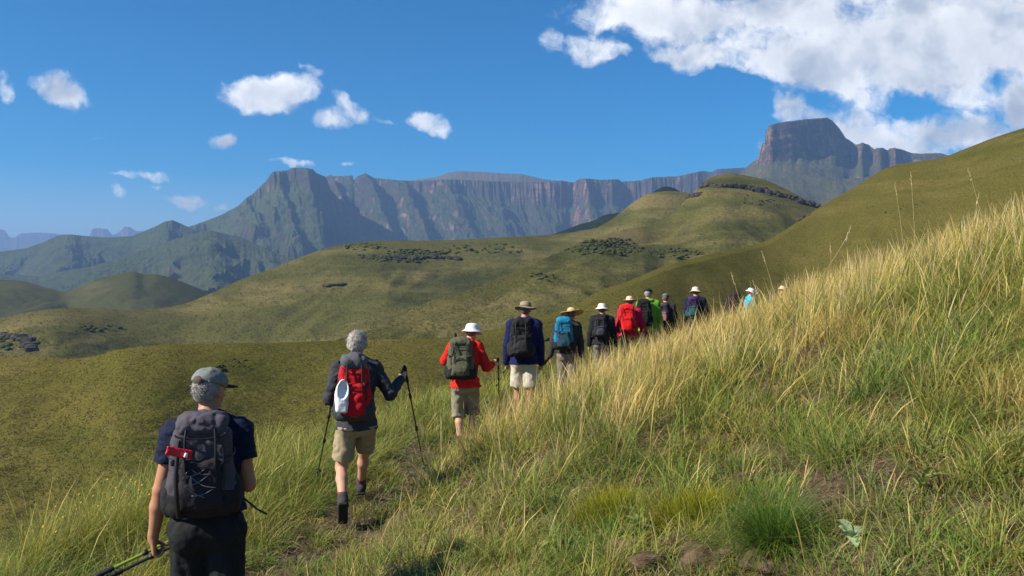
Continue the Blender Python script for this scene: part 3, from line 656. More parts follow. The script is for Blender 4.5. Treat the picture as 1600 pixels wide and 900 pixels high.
# ================================================================ implicit-surface modelling (smooth unions -> one continuous mesh)
class SDF:
    def __init__(s, lo, hi, vox):
        s.v = vox; s.lo = np.array(lo, float)-vox*2; n = np.ceil((np.array(hi)-s.lo)/vox).astype(int)+3
        s.ax = [s.lo[i]+np.arange(n[i])*vox for i in range(3)]
        s.f = np.full(n, .06, np.float32)
    def sub(s, lo, hi):
        sl_ = []
        for i in range(3):
            a = int(np.clip((lo[i]-s.lo[i])/s.v, 0, len(s.ax[i])-1)); b = int(np.clip((hi[i]-s.lo[i])/s.v+2, 1, len(s.ax[i])))
            sl_.append(slice(a, b))
        X, Y, Z = np.meshgrid(s.ax[0][sl_[0]], s.ax[1][sl_[1]], s.ax[2][sl_[2]], indexing='ij', sparse=True)
        return tuple(sl_), X, Y, Z
    def _put(s, sl_, d, k, op):
        o = s.f[sl_]; d = d.astype(np.float32)
        if op == 'add':
            d = np.minimum(d, .06); h = np.clip(.5+.5*(o-d)/k, 0, 1); s.f[sl_] = o*(1-h)+d*h-k*h*(1-h)
        else:
            h = np.clip(.5-.5*(o+d)/k, 0, 1); s.f[sl_] = o*(1-h)-d*h+k*h*(1-h)
    def cone(s, a, b, ra, rb, k=.02, op='add', clip=None):
        a = np.array(a, float); b = np.array(b, float); m = max(ra, rb)+k+.05
        sl_, X, Y, Z = s.sub(np.minimum(a, b)-m, np.maximum(a, b)+m)
        ab = b-a; L2 = max(ab@ab, 1e-9)
        t = np.clip(((X-a[0])*ab[0]+(Y-a[1])*ab[1]+(Z-a[2])*ab[2])/L2, 0, 1)
        d = np.sqrt((X-a[0]-t*ab[0])**2+(Y-a[1]-t*ab[1])**2+(Z-a[2]-t*ab[2])**2)-(ra+(rb-ra)*t)
        if clip is not None:
            cpt, cn = clip; d = np.maximum(d, (X-cpt[0])*cn[0]+(Y-cpt[1])*cn[1]+(Z-cpt[2])*cn[2])
        s._put(sl_, d, k, op)
    def chain(s, pts, rs, k=.015):
        for i in range(len(pts)-1): s.cone(pts[i], pts[i+1], rs[i], rs[i+1], k)
    def _loc(s, c, m, rot):
        sl_, X, Y, Z = s.sub(c-m, c+m)
        x = X-c[0]; y = Y-c[1]; z = Z-c[2]
        if rot is not None:
            M = np.array(Euler(rot).to_matrix()).T
            x, y, z = (M[i, 0]*x+M[i, 1]*y+M[i, 2]*z for i in range(3))
        return sl_, x, y, z
    def ell(s, c, r, k=.02, rot=None, op='add'):
        c = np.array(c, float); r = np.array(r, float)
        sl_, x, y, z = s._loc(c, r.max()+k+.05, rot)
        k0 = np.sqrt((x/r[0])**2+(y/r[1])**2+(z/r[2])**2); k1 = np.sqrt((x/r[0]**2)**2+(y/r[1]**2)**2+(z/r[2]**2)**2)
        s._put(sl_, k0*(k0-1)/np.maximum(k1, 1e-6), k, op)
    def box(s, c, h, r=.01, k=.01, rot=None, op='add', taper=0.0):
        c = np.array(c, float); h = np.array(h, float)
        sl_, x, y, z = s._loc(c, np.linalg.norm(h)+k+.05, rot)
        tp = 1+taper*z/h[2] if taper else 1.0
        qx = np.abs(x)/tp-h[0]+r; qy = np.abs(y)/tp-h[1]+r; qz = np.abs(z)-h[2]+r
        d = np.sqrt(np.maximum(qx, 0)**2+np.maximum(qy, 0)**2+np.maximum(qz, 0)**2)+np.minimum(np.maximum(np.maximum(qx, qy), qz), 0)-r
        s._put(sl_, d, k, op)
    def plane(s, p, n, k=.004):
        """keep the side the normal points away from"""
        n = np.array(n, float); n /= np.linalg.norm(n)
        X, Y, Z = np.meshgrid(*s.ax, indexing='ij', sparse=True)
        d = (X-p[0])*n[0]+(Y-p[1])*n[1]+(Z-p[2])*n[2]
        s.f = np.maximum(s.f, d.astype(np.float32))
    def hollow(s, t):
        s.f = np.maximum(s.f, -(s.f+t))
    def wrinkle(s, amp, scale, seed=0., stretch=(1, 1, 1), rdg=True):
        m = np.abs(s.f) < .03; i = np.nonzero(m)
        x = s.ax[0][i[0]]/scale*stretch[0]; y = s.ax[1][i[1]]/scale*stretch[1]; z = s.ax[2][i[2]]/scale*stretch[2]
        wv = .5*pnoise(x*.7+seed, y*.7, z*.7+9)
        n = pnoise(x+wv+seed, y+wv, z-wv)
        if rdg: n = (1-2*np.abs(n))*.7+.35*pnoise(x*2.3, y*2.3, z*2.3+seed)-.4
        s.f[i] += (amp*n).astype(np.float32)
    def mesh(s, name, mat, parent=None, smooth=True):
        Fv = s.f; ins = Fv < 0
        n = np.array(Fv.shape)-1
        cnt = np.zeros(n, np.int8)
        offs = [(a, b, c) for a in (0, 1) for b in (0, 1) for c in (0, 1)]
        for a, b, c in offs: cnt += ins[a:a+n[0], b:b+n[1], c:c+n[2]]
        act = (cnt > 0) & (cnt < 8); I = np.nonzero(act)
        idx = np.full(n, -1, np.int32); idx[I] = np.arange(len(I[0]))
        cv = {o: Fv[I[0]+o[0], I[1]+o[1], I[2]+o[2]] for o in offs}
        acc = np.zeros((len(I[0]), 3)); num = np.zeros(len(I[0]))
        for o in offs:
            for ax in range(3):
                if o[ax] == 0:
                    o2 = tuple(o[j]+(1 if j == ax else 0) for j in range(3))
                    a = cv[o]; b = cv[o2]; m = (a < 0) != (b < 0)
                    t = np.where(m, a/np.where(m, a-b, 1), 0)
                    p = np.zeros((len(t), 3)); p[:] = o; p[:, ax] += t
                    acc += p*m[:, None]; num += m
        V = (np.stack(I, -1)+acc/num[:, None])*s.v+s.lo
        faces = []
        for ax in range(3):
            b1, b2 = [(1, 2), (2, 0), (0, 1)][ax]
            A = [slice(None)]*3; B = [slice(None)]*3; A[ax] = slice(0, -1); B[ax] = slice(1, None)
            ia = ins[tuple(A)]; ib = ins[tuple(B)]; ch = np.nonzero(ia != ib)
            ch = [c.copy() for c in ch]
            ok = (ch[b1] > 0) & (ch[b2] > 0) & (ch[b1] < n[b1]) & (ch[b2] < n[b2]) & (ch[ax] < n[ax])
            ch = [c[ok] for c in ch]; flip = ia[tuple(ch)]
            q = []
            for d1, d2 in ((-1, -1), (0, -1), (0, 0), (-1, 0)):
                cc = [None]*3; cc[ax] = ch[ax]; cc[b1] = ch[b1]+d1; cc[b2] = ch[b2]+d2
                q.append(idx[tuple(cc)])
            q = np.stack(q, -1); q[~flip] = q[~flip][:, ::-1]; faces.append(q)
        Fq = np.concatenate(faces); Fq = Fq[(Fq >= 0).all(1)]
        # one light smoothing pass
        for it in range(2):
            S = np.zeros_like(V); c = np.zeros(len(V))
            for a, b in ((0, 1), (1, 2), (2, 3), (3, 0)):
                np.add.at(S, Fq[:, a], V[Fq[:, b]]); np.add.at(c, Fq[:, a], 1)
            V = V*.5+.5*S/np.maximum(c, 1)[:, None]
        me = mesh_np(name, V, Fq, mat, smooth)
        return obj_of(name, me, parent)

def cloth_mat(name, col, rough=.85, bump=.4, var=.18, weave=900, sheen=.0):
    m, t, b, out = material(name)
    tcn = t.new('ShaderNodeTexCoord'); pos = tcn.outputs['Object']
    n = t.noise(pos, 9, 4, .6); f = t.noise(pos, weave*.35, 2, .5)
    c = t.mix(n, tuple(x*(1-var) for x in col), tuple(min(1, x*(1+var)) for x in col))
    t.link(c, b.inputs['Base Color']); b.inputs['Roughness'].default_value = rough
    b.inputs['Sheen Weight'].default_value = sheen
    bp = t.new('ShaderNodeBump'); bp.inputs['Strength'].default_value = bump; bp.inputs['Distance'].default_value = .012
    t.link(t.math('ADD', t.noise(pos, 22, 4, .6, dist=.6), t.math('MULTIPLY', f, .12)), bp.inputs['Height']); t.link(bp.outputs[0], b.inputs['Normal'])
    return m
_cm = {}
def cloth(col, **k):
    key = (tuple(col), tuple(sorted(k.items())))
    if key not in _cm: _cm[key] = cloth_mat('fabric %d' % len(_cm), col, **k)
    return _cm[key]
def skin_mat(name, c):
    m, t, b, out = material(name)
    tcn = t.new('ShaderNodeTexCoord'); n = t.noise(tcn.outputs['Object'], 16, 4, .6)
    t.link(t.mix(n, tuple(x*.82 for x in c), tuple(x*1.12 for x in c)), b.inputs['Base Color'])
    b.inputs['Roughness'].default_value = .55; b.inputs['Specular IOR Level'].default_value = .35
    b.inputs['Subsurface Weight'].default_value = .08; b.inputs['Subsurface Radius'].default_value = (.012, .005, .003); b.inputs['Subsurface Scale'].default_value = .6
    return m
SKIN = skin_mat('weathered skin', (.46, .22, .13)); SKIN2 = skin_mat('fair skin', (.55, .30, .20))
def plain_mat(name, col, rough=.5, metal=0.):
    m, t, b, out = material(name); b.inputs['Base Color'].default_value = (*col, 1); b.inputs['Roughness'].default_value = rough
    b.inputs['Metallic'].default_value = metal; b.inputs['Specular IOR Level'].default_value = .4; return m
BLACK = plain_mat('black plastic', (.012, .012, .013), .45); CORD = plain_mat('grey cord', (.20, .20, .21), .6)
LIME = plain_mat('lime painted tube', (.18, .28, .025), .35); STEEL = plain_mat('dark anodised tube', (.02, .02, .022), .3)
ALU = plain_mat('bare aluminium tube', (.45, .45, .46), .3, .6); RUB = plain_mat('black rubber', (.015, .015, .015), .8)
def hair_mat(name, c):
    m, t, b, out = material(name)
    tcn = t.new('ShaderNodeTexCoord'); mp = t.new('ShaderNodeMapping'); mp.inputs['Scale'].default_value = (1, 1, .22); t.link(tcn.outputs['Object'], mp.inputs['Vector'])
    n = t.noise(mp.outputs[0], 170, 4, .7, dist=.5)
    t.link(t.mix(t.maprange(n, .38, .62), tuple(x*.45 for x in c), tuple(x*1.2 for x in c)), b.inputs['Base Color'])
    bp = t.new('ShaderNodeBump'); bp.inputs['Strength'].default_value = .9; bp.inputs['Distance'].default_value = .006
    t.link(n, bp.inputs['Height']); t.link(bp.outputs[0], b.inputs['Normal']); b.inputs['Roughness'].default_value = .6
    return m
GREYHAIR = hair_mat('silver hair', (.50, .46, .41)); MIDHAIR = hair_mat('grey hair', (.36, .34, .31)); DARKHAIR = hair_mat('brown grey hair', (.16, .12, .09))

def unit(v): v = np.array(v, float); return v/max(np.linalg.norm(v), 1e-9)
def ik(a, c, l1, l2, pole):
    a = np.array(a, float); c = np.array(c, float); d = c-a; L = np.linalg.norm(d)
    if L > (l1+l2)*.995: c = a+d/L*(l1+l2)*.995; d = c-a; L = np.linalg.norm(d)
    x = (l1*l1-l2*l2+L*L)/(2*L); h = math.sqrt(max(l1*l1-x*x, 0))
    u = d/L; p = np.array(pole, float); p = unit(p-u*(p@u))
    return a+u*x+p*h, c
def rotm(a, ax): return np.array(Matrix.Rotation(a, 3, Vector(ax)))

def hand(S, wrist, d, n, grip, k=.006, side=1, sc=1.0):
    """palm and five fingers; d: forearm direction, n: palm normal (fingers curl towards it)"""
    d = unit(d); n = unit(n-d*(n@d)); s = np.cross(d, n)*side      # s points to the thumb side
    w_ = np.array(wrist, float)
    S.cone(w_-d*.02, w_+d*.02, .026*sc, .026*sc, .012)
    for o in (-.030, -.010, .010, .028):
        S.cone(w_+d*.015+s*o*.6*sc, w_+d*.082*sc+s*o*sc, .015*sc, .0125*sc, .010)
    lens = [.062, .072, .078, .070]; ang = {0: (.25, .35, .25), 1: (1.15, 1.25, .8)}[1 if grip else 0]
    for i, o in enumerate((-.033, -.011, .011, .031)):
        p = w_+d*.085*sc+s*o*sc; dr = d.copy(); L = lens[i]*sc; r = .0088*sc
        for j, f in enumerate((.45, .32, .23)):
            a = ang[j]*(1+.06*(i-1.5)); dr = unit(dr*math.cos(a)+np.cross(np.cross(dr, n), dr)*math.sin(a)) if False else unit(rotv(dr, np.cross(d, n), a))
            q = p+dr*L*f; S.cone(p, q, r, r*.92, .004); p = q; r *= .93
    # thumb leaves the side of the palm near its base
    p = w_+d*.025*sc+s*.024*sc; dr = unit(d*.75+s*.75+n*(.55 if grip else .15))
    for j, f in enumerate((.040, .032, .026)):
        q = p+dr*f*sc; S.cone(p, q, (.0135-.0015*j)*sc, (.012-.0015*j)*sc, .008 if j == 0 else .004); p = q
        dr = unit(dr+(n*.55-s*.45 if grip else d*.3))
def rotv(v, ax, a):
    ax = unit(ax); return v*math.cos(a)+np.cross(ax, v)*math.sin(a)+ax*(ax@v)*(1-math.cos(a))

def skeleton(o):
    k = o['H']/1.75; J = {}
    g = lambda n, dflt: np.array(o.get(n, dflt), float)
    lean = o.get('lean', .05)
    J['k'] = k; hz = o.get('hip', .93)*k
    J['hip'] = np.array([0, 0, hz]); J['chest'] = np.array([0, lean*.55, hz+.34*k]); J['neck'] = np.array([o.get('lx', 0)*1.0, lean, hz+.545*k])
    for s_, n in ((-1, 'L'), (1, 'R')):
        J['h'+n] = J['hip']+np.array([s_*.088*k, 0, -.04*k])
        J['s'+n] = J['neck']+np.array([s_*.170*k*o.get('sw', 1), -.005, -.075*k])
        fl = g('foot'+n, (s_*.09, 0, .0)); an = fl+np.array([0, 0, .085*k])
        if 'ank'+n in o: an = g('ank'+n, 0)
        J['k'+n], J['a'+n] = ik(J['h'+n], an, .43*k, .42*k, (s_*.1, 1, 0)); J['f'+n] = o.get('toe'+n, (0, 1, -.05))
        wr = g('hand'+n, (s_*.26, .02, .80*k))
        J['e'+n], J['w'+n] = ik(J['s'+n], wr, .295*k, .265*k, o.get('elb'+n, (s_*.6, -1, -.2)))
    J['head'] = J['neck']+np.array(o.get('headoff', (0, .03, 0)))*1.0+np.array([0, 0, .152*k])
    J['yaw'] = R(o.get('yaw', 0)); J['pitch'] = R(o.get('pitch', 8))
    J['HM'] = rotm(-J['yaw'], (0, 0, 1)) @ rotm(-J['pitch'], (1, 0, 0))
    return J
def H(J, x, y, z): return J['head']+J['HM'] @ (np.array([x, y, z])*J['k'])
def hrot(J): return tuple(Matrix(J['HM'].tolist()).to_euler())

def torso(S, J, off, k=.03, low=True, arms=None, bulk=1.0):
    q = J['k']; hip, ch, nk = J['hip'], J['chest'], J['neck']; b = bulk
    S.ell(hip+np.array([0, 0, .0]), np.array([.165, .115, .13])*q*b+off, k)
    S.ell((hip+ch)/2+np.array([0, 0, .02]), np.array([.145, .105, .2])*q*b+off, k)
    S.ell(ch, np.array([.168, .115, .20])*q*b+off, k)
    for n in 'LR':
        S.cone(ch+np.array([0, 0, .08])*q, J['s'+n], .085*q+off, .052*q+off, k)
        S.cone(nk+np.array([0, -.01, .02]), J['s'+n], .048*q+off*.5, .050*q+off*.8, k)
def body(o, J, vox, parent, mat):
    q = J['k']; pts = np.array([J[a+n] for a in 'shkaew' for n in 'LR']+[J['head'], J['hip']])
    lo = pts.min(0)-.25; hi = pts.max(0)+.25; lo[2] = min(pts[:, 2].min()-.13, -.1)
    S = SDF(lo, hi, vox)
    torso(S, J, 0)
    S.cone(J['neck']-np.array([0, 0, .03]), J['head']-np.array([0, .015, .06*q]), .056*q, .052*q, .02)
    hr = hrot(J)
    S.ell(H(J, 0, -.012, .02), np.array([.075, .094, .092])*q, .015, hr)
    S.ell(H(J, 0, .022, -.045), np.array([.056, .068, .062])*q, .025, hr)      # jaw
    S.cone(H(J, 0, .088, .012), H(J, 0, .112, -.022), .009*q, .014*q, .012)      # nose
    S.ell(H(J, 0, .085, -.052), np.array([.024, .012, .010])*q, .006, hr)       # lips
    S.ell(H(J, 0, .070, -.088), np.array([.022, .018, .016])*q, .012, hr)       # chin
    for s_ in (-1, 1):
        S.ell(H(J, s_*.031, .088, .010), np.array([.016, .012, .011])*q, .006, hr, op='sub')
        S.ell(H(J, s_*.031, .078, .010), np.array([.0125, .012, .0115])*q, .002, hr)   # eyes
        S.cone(H(J, s_*.018, .092, .028), H(J, s_*.045, .080, .028), .006*q, .005*q, .008)
        S.ell(H(J, s_*.078, -.012, -.008), np.array([.010, .020, .033])*q, .006, hr)  # ears
    for n, s_ in (('L', -1), ('R', 1)):
        a, e, w_ = J['s'+n], J['e'+n], J['w'+n]
        S.cone(a, e, .050*q, .037*q, .02); S.cone(e, e+(w_-e)*.35, .037*q, .041*q, .015); S.cone(e+(w_-e)*.35, w_, .041*q, .026*q, .012)
        hn = np.array(o.get('palm'+n, (-s_, .2, 0)), float)
        hd = unit(w_-e) if ('hd'+n) not in o else unit(o['hd'+n])
        sd = 1 if np.cross(hd, unit(hn))@np.array([0, 1, .5]) > 0 else -1
        hand(S, w_, hd, hn, o.get('grip'+n, False), side=sd, sc=q*.98)
        h, kn, an = J['h'+n], J['k'+n], J['a'+n]
        S.cone(h, kn, .088*q, .055*q, .03); S.ell(kn, np.array([.054, .056, .06])*q, .02)
        cm = kn+(an-kn)*.33+np.array([0, -.022, 0])*q
        S.cone(kn, cm, .046*q, .056*q, .02); S.cone(cm, an, .052*q, .036*q, .02); 
        td = unit(J['f'+n]); hl = an-np.array([0, 0, .03])*q
        S.cone(hl-td*.03*q, hl+td*.13*q-np.array([0, 0, .02]), .036*q, .028*q, .02)
    return S.mesh('body', mat, parent)

def shirt(o, J, vox, parent):
    q = J['k']; c = o['shirt']; sl_ = c.get('sleeve', 1.0); off = c.get('off', .018)
    pts = np.array([J[a+n] for a in 'sew' for n in 'LR']+[J['neck'], J['hip']]); lo = pts.min(0)-.22; hi = pts.max(0)+.22; lo[2] = J['hip'][2]-.25
    S = SDF(lo, hi, vox)
    torso(S, J, off, .035, bulk=c.get('bulk', 1.0))
    hem = c.get('hem', J['hip'][2]-.09*q)
    S.cone((0, 0, J['hip'][2]), (0, 0, hem-.05), .15*q, .155*q+off*.4, .03)
    S.ell((0, 0, hem), (.186*q+off, .142*q+off, .10), .03)
    if c.get('collar'): S.cone(J['neck']-np.array([0, .0, .02]), J['neck']+np.array([0, -.002, .055*q]), .072*q, .066*q, .012)
    if c.get('hood'): S.ell(J['neck']+np.array([0, -.075, .01])*q, np.array([.12, .075, .07])*q, .02)
    S.plane((0, 0, hem), (0, 0, -1))
    S.plane(J['neck']+np.array([0, 0, .062*q]), (0, -.25, 1)) 
    for n in 'LR':
        a, e, w_ = J['s'+n], J['e'+n], J['w'+n]; 
        if sl_ <= 1.0:
            d = unit(e-a); end = a+(e-a)*sl_
            S.cone(a, end+d*.03, .054*q+off, .050*q+off, .02, clip=(end, d))
        else:
            f = sl_-1; S.cone(a, e, .054*q+off, .046*q+off*.8, .025); S.cone(e, e+(w_-e)*f, .046*q+off*.8, .034*q+off*.6, .015)
    S.wrinkle(.011, .085, o.get('seed', 1), (1, 1, 1.6)); S.wrinkle(.004, .035, o.get('seed', 1)+3)
    ob = S.mesh('jacket' if sl_ > 1.5 else 'shirt', cloth(c['col'], **c.get('m', {})), parent)
    if c.get('label'): ob['label'] = c['label']
    return ob
def pants(o, J, vox, parent):
    q = J['k']; c = o['pants']; ln = c.get('len', 2.0); off = c.get('off', .022)
    pts = np.array([J[a+n] for a in 'hka' for n in 'LR']); lo = pts.min(0)-.2; hi = pts.max(0)+.2; hi[2] = J['hip'][2]+.14*q
    S = SDF(lo, hi, vox)
    S.ell(J['hip']-np.array([0, 0, .02]), (.168*q+off*.5, .125*q+off*.5, .15*q), .03)
    for n in 'LR':
        h, kn, an = J['h'+n], J['k'+n], J['a'+n]
        S.ell(h+np.array([0, -.045*q, -.01]), np.array([.085, .08, .10])*q+off*.4, .04)
        if ln <= 1.0: S.cone(h, h+(kn-h)*(ln+.1), .088*q+off*.5, .070*q+off*(1+c.get('flare', .6)), .02, clip=(h+(kn-h)*ln, unit(kn-h)))
        elif ln < 1.9:
            S.cone(h, kn, .090*q+off*.6, .068*q+off, .02); S.cone(kn, kn+(an-kn)*(ln-.9), .068*q+off, .064*q+off, .02, clip=(kn+(an-kn)*(ln-1), unit(an-kn)))
        else:
            S.cone(h, kn, .090*q+off*.6, .062*q+off, .02); S.cone(kn, an-np.array([0, 0, .03]), .062*q+off, .052*q+off, .03)
    S.plane((0, 0, min(J['hip'][2]+.10*q, o['shirt'].get('hem', 9)+.03)), (0, 0, 1))
    S.wrinkle(.013, .11, o.get('seed', 1)+7, (1.2, 1.2, .8)); S.wrinkle(.003, .035, o.get('seed', 1)+2)
    return S.mesh('shorts' if ln < 1.7 else 'trousers', cloth(c['col'], **c.get('m', {})), parent)
def boots(o, J, vox, parent):
    q = J['k']
    for n in 'LR':
        an = J['a'+n]; td = unit(J['f'+n]); up = unit(np.cross(np.cross(td, (0, 0, 1)), td)); 
        base = an-up*.045*q
        S = SDF(an-.30, an+.30, vox)
        S.cone(an+up*.05*q, an-up*.03*q, .050*q, .050*q, .02); S.cone(base-td*.03*q, base+td*.14*q-up*.012, .046*q, .038*q, .02)
        b = S.mesh('boot', cloth((.05, .045, .045)), parent)
        S = SDF(an-.30, an+.30, vox)
        yaw = math.atan2(-td[0], td[1]); pit = math.asin(np.clip(td[2], -1, 1))
        S.box(base+td*.055*q-up*.04*q, (.046*q, .142*q, .014), .012, rot=(pit, 0, yaw)); S.mesh('sole', RUB, b)
        if not (o['pants'].get('len', 2) > 1.9):
            S = SDF(an-.15, an+.2, vox); kn = J['k'+n]; d = unit(kn-an)
            S.cone(an, an+d*.10*q, .046*q, .045*q, .01); S.plane(an+d*.115*q, d); S.mesh('sock', cloth((.16, .05, .09) if o.get('redsock') else (.07, .07, .075)), parent)

def hair(o, J, vox, parent):
    c = o.get('hair'); 
    if not c: return
    S = SDF(J['head']-.2, J['head']+.22, vox); q = J['k']; hr = hrot(J)
    if c == 'full':
        S.ell(H(J, 0, -.020, .030), np.array([.088, .102, .094])*q, .01, hr); S.ell(H(J, 0, -.055, -.015), np.array([.080, .060, .075])*q, .02, hr)
        for s_ in (-1, 1): S.ell(H(J, s_*.06, -.02, .0), np.array([.032, .05, .06])*q, .02, hr)
        S.box(H(J, 0, .10, -.03), np.array([.09, .055, .075])*q, .01, .01, hr, op='sub')
        S.wrinkle(.013, .030, 3, (1, 1, .5)); S.wrinkle(.006, .014, 5, (1, 1, .4))
    else:
        S.ell(H(J, 0, -.024, .012), np.array([.077, .088, .080])*q, .01, hr); S.ell(H(J, 0, -.052, -.035), np.array([.055, .040, .040])*q, .02, hr)
        S.box(H(J, 0, .105, -.02), np.array([.1, .1, .12])*q, .01, .01, hr, op='sub')
        for s_ in (-1, 1): S.ell(H(J, s_*.088, -.005, -.015), np.array([.022, .026, .036])*q, .006, hr, op='sub')
        S.plane(H(J, 0, 0, -.072), J['HM'] @ np.array([0, 0, -1.])); S.wrinkle(.002, .02, 5, (1, 1, .5))
    hm = {'grey': MIDHAIR, 'full': GREYHAIR}.get(c, DARKHAIR)
    ho = S.mesh('hair', hm, parent)
    if o['at'][1] > 8: return
    nst = 1500 if c == 'full' else 700; V = []; F_ = []; k_ = 5
    crown = np.array([.01, -.045, .125])
    for i in range(nst):
        th = rng.uniform(-math.pi, math.pi); ph_ = rng.uniform(-.75, 1.35) if c == 'full' else rng.uniform(-.72, .35)
        d = np.array([math.sin(th)*math.cos(ph_), -math.cos(th)*math.cos(ph_)*1.1, math.sin(ph_)])
        if d[1] > .25 and d[2] < .75: continue
        if c != 'full' and (d[1] > -.1): continue
        rad = np.array([.086, .098, .092] if c == 'full' else [.075, .086, .082]); p = d*rad+np.array([0, -.022, .028 if c == 'full' else .008]); nn = unit(d/rad)
        fl = unit((p-crown)-nn*((p-crown)@nn)+rng.normal(0, .25, 3)); L = rng.uniform(.025, .05) if c == 'full' else rng.uniform(.012, .022)
        sd_ = unit(np.cross(nn, fl)); b0 = len(V); lift = rng.uniform(.05, .25)
        for j in range(k_):
            t_ = j/(k_-1); pp = p+fl*L*t_+nn*(.002+L*(lift*t_-.55*t_*t_)); w2 = .0016*(1-.8*t_)
            V += [H(J, *(pp-sd_*w2)), H(J, *(pp+sd_*w2))]
        for j in range(k_-1): q_ = b0+2*j; F_.append((q_, q_+1, q_+3, q_+2))
    obj_of('strands', mesh_np('strands', np.array(V), np.array(F_), hm), ho)

def hat(o, J, parent, vox):
    c = o.get('hat')
    if not c: return
    q = J['k']; kind = c['kind']; hr = hrot(J); mat = cloth(c['col'], bump=.3, var=.12)
    if kind == 'cap':
        S = SDF(J['head']-.24, J['head']+.26, min(vox, .008))
        S.ell(H(J, 0, -.012, .045), np.array([.090, .106, .080])*q, .01, hr)
        S.plane(H(J, 0, -.01, .030), -(J['HM'] @ np.array([0, .18, 1.])))
        S.wrinkle(.006, .045, 2.0)
        cr = S.mesh('cap', mat, parent)
        S = SDF(J['head']-.26, J['head']+.26, min(vox, .006))
        S.ell(H(J, 0, .115, .030), np.array([.078, .085, .012])*q, .006, hr); S.ell(H(J, 0, .07, .020), np.array([.10, .09, .016])*q, .004, hr, op='sub') if False else None
        S.mesh('visor', cloth(c.get('visor', c['col'])), cr)
        if c.get('badge'):
            S = SDF(J['head']-.24, J['head']+.26, .005)
            S.ell(H(J, 0, -.105, .050), np.array([.034, .018, .026])*q, .004, hr); S.mesh('opening', cloth((.10, .075, .06)), cr)
        return
    # brimmed hats: turned profile, wobbled
    prof = {'bucket': [(0, .118), (.05, .117), (.078, .104), (.088, .085), (.096, .045), (.100, .028), (.125, .008), (.140, -.008), (.143, -.013)],
            'brim': [(0, .115), (.045, .117), (.074, .108), (.086, .090), (.092, .050), (.098, .036), (.103, .033), (.140, .024), (.172, .020), (.176, .018)],
            'straw': [(0, .120), (.04, .120), (.072, .108), (.088, .085), (.096, .050), (.103, .034), (.15, .026), (.21, .018), (.235, .014), (.238, .010)]}[kind]
    n = 44; V = []; a = np.linspace(0, 2*np.pi, n, endpoint=False); sz = c.get('size', 1.0)
    pr = [(r, z, 1) for r, z in prof]+[(r-.004, z-.004, 1) for r, z in prof[::-1]]
    for r, z, _ in pr:
        br = sstep(.10, .18, np.array(r)); rx = r*1.0*(1+.04*np.sin(3*a+c.get('ph', 0))*br); 
        x = np.cos(a)*rx*sz; y = np.sin(a)*rx*1.13*sz
        zz = z+br*(.010*np.sin(2*a+c.get('ph', 0))+c.get('warp', .006)*np.cos(3*a+1.3*c.get('ph', 0)))+br*(c.get('side', .0)*np.abs(np.cos(a))+c.get('up', .0)*np.cos(a))
        zz = zz+.004*pnoise(x*30, y*30, z*30+c.get('ph', 0))
        V += [H(J, x[i], y[i]-.012, zz[i]*(1 if True else 1)) for i in range(n)]
    F_ = []
    for i in range(len(pr)-1):
        for j in range(n): F_.append((i*n+j, i*n+(j+1) % n, (i+1)*n+(j+1) % n, (i+1)*n+j))
    h = obj_of('hat', mesh_np('hat', np.array(V), np.array(F_)[:, ::-1], mat), parent)
    if c.get('band'):
        V = []; F_ = []
        for r, z in ((.100, .034), (.0995, .045), (.0975, .058), (.092, .058), (.092, .034)):
            V += [H(J, math.cos(t_)*r*sz, math.sin(t_)*r*1.13*sz-.012, z) for t_ in a]
        for i in range(4):
            for j in range(n): F_.append((i*n+j, i*n+(j+1) % n, (i+1)*n+(j+1) % n, (i+1)*n+j))
        obj_of('band', mesh_np('band', np.array(V), np.array(F_), cloth(c['band'])), h)

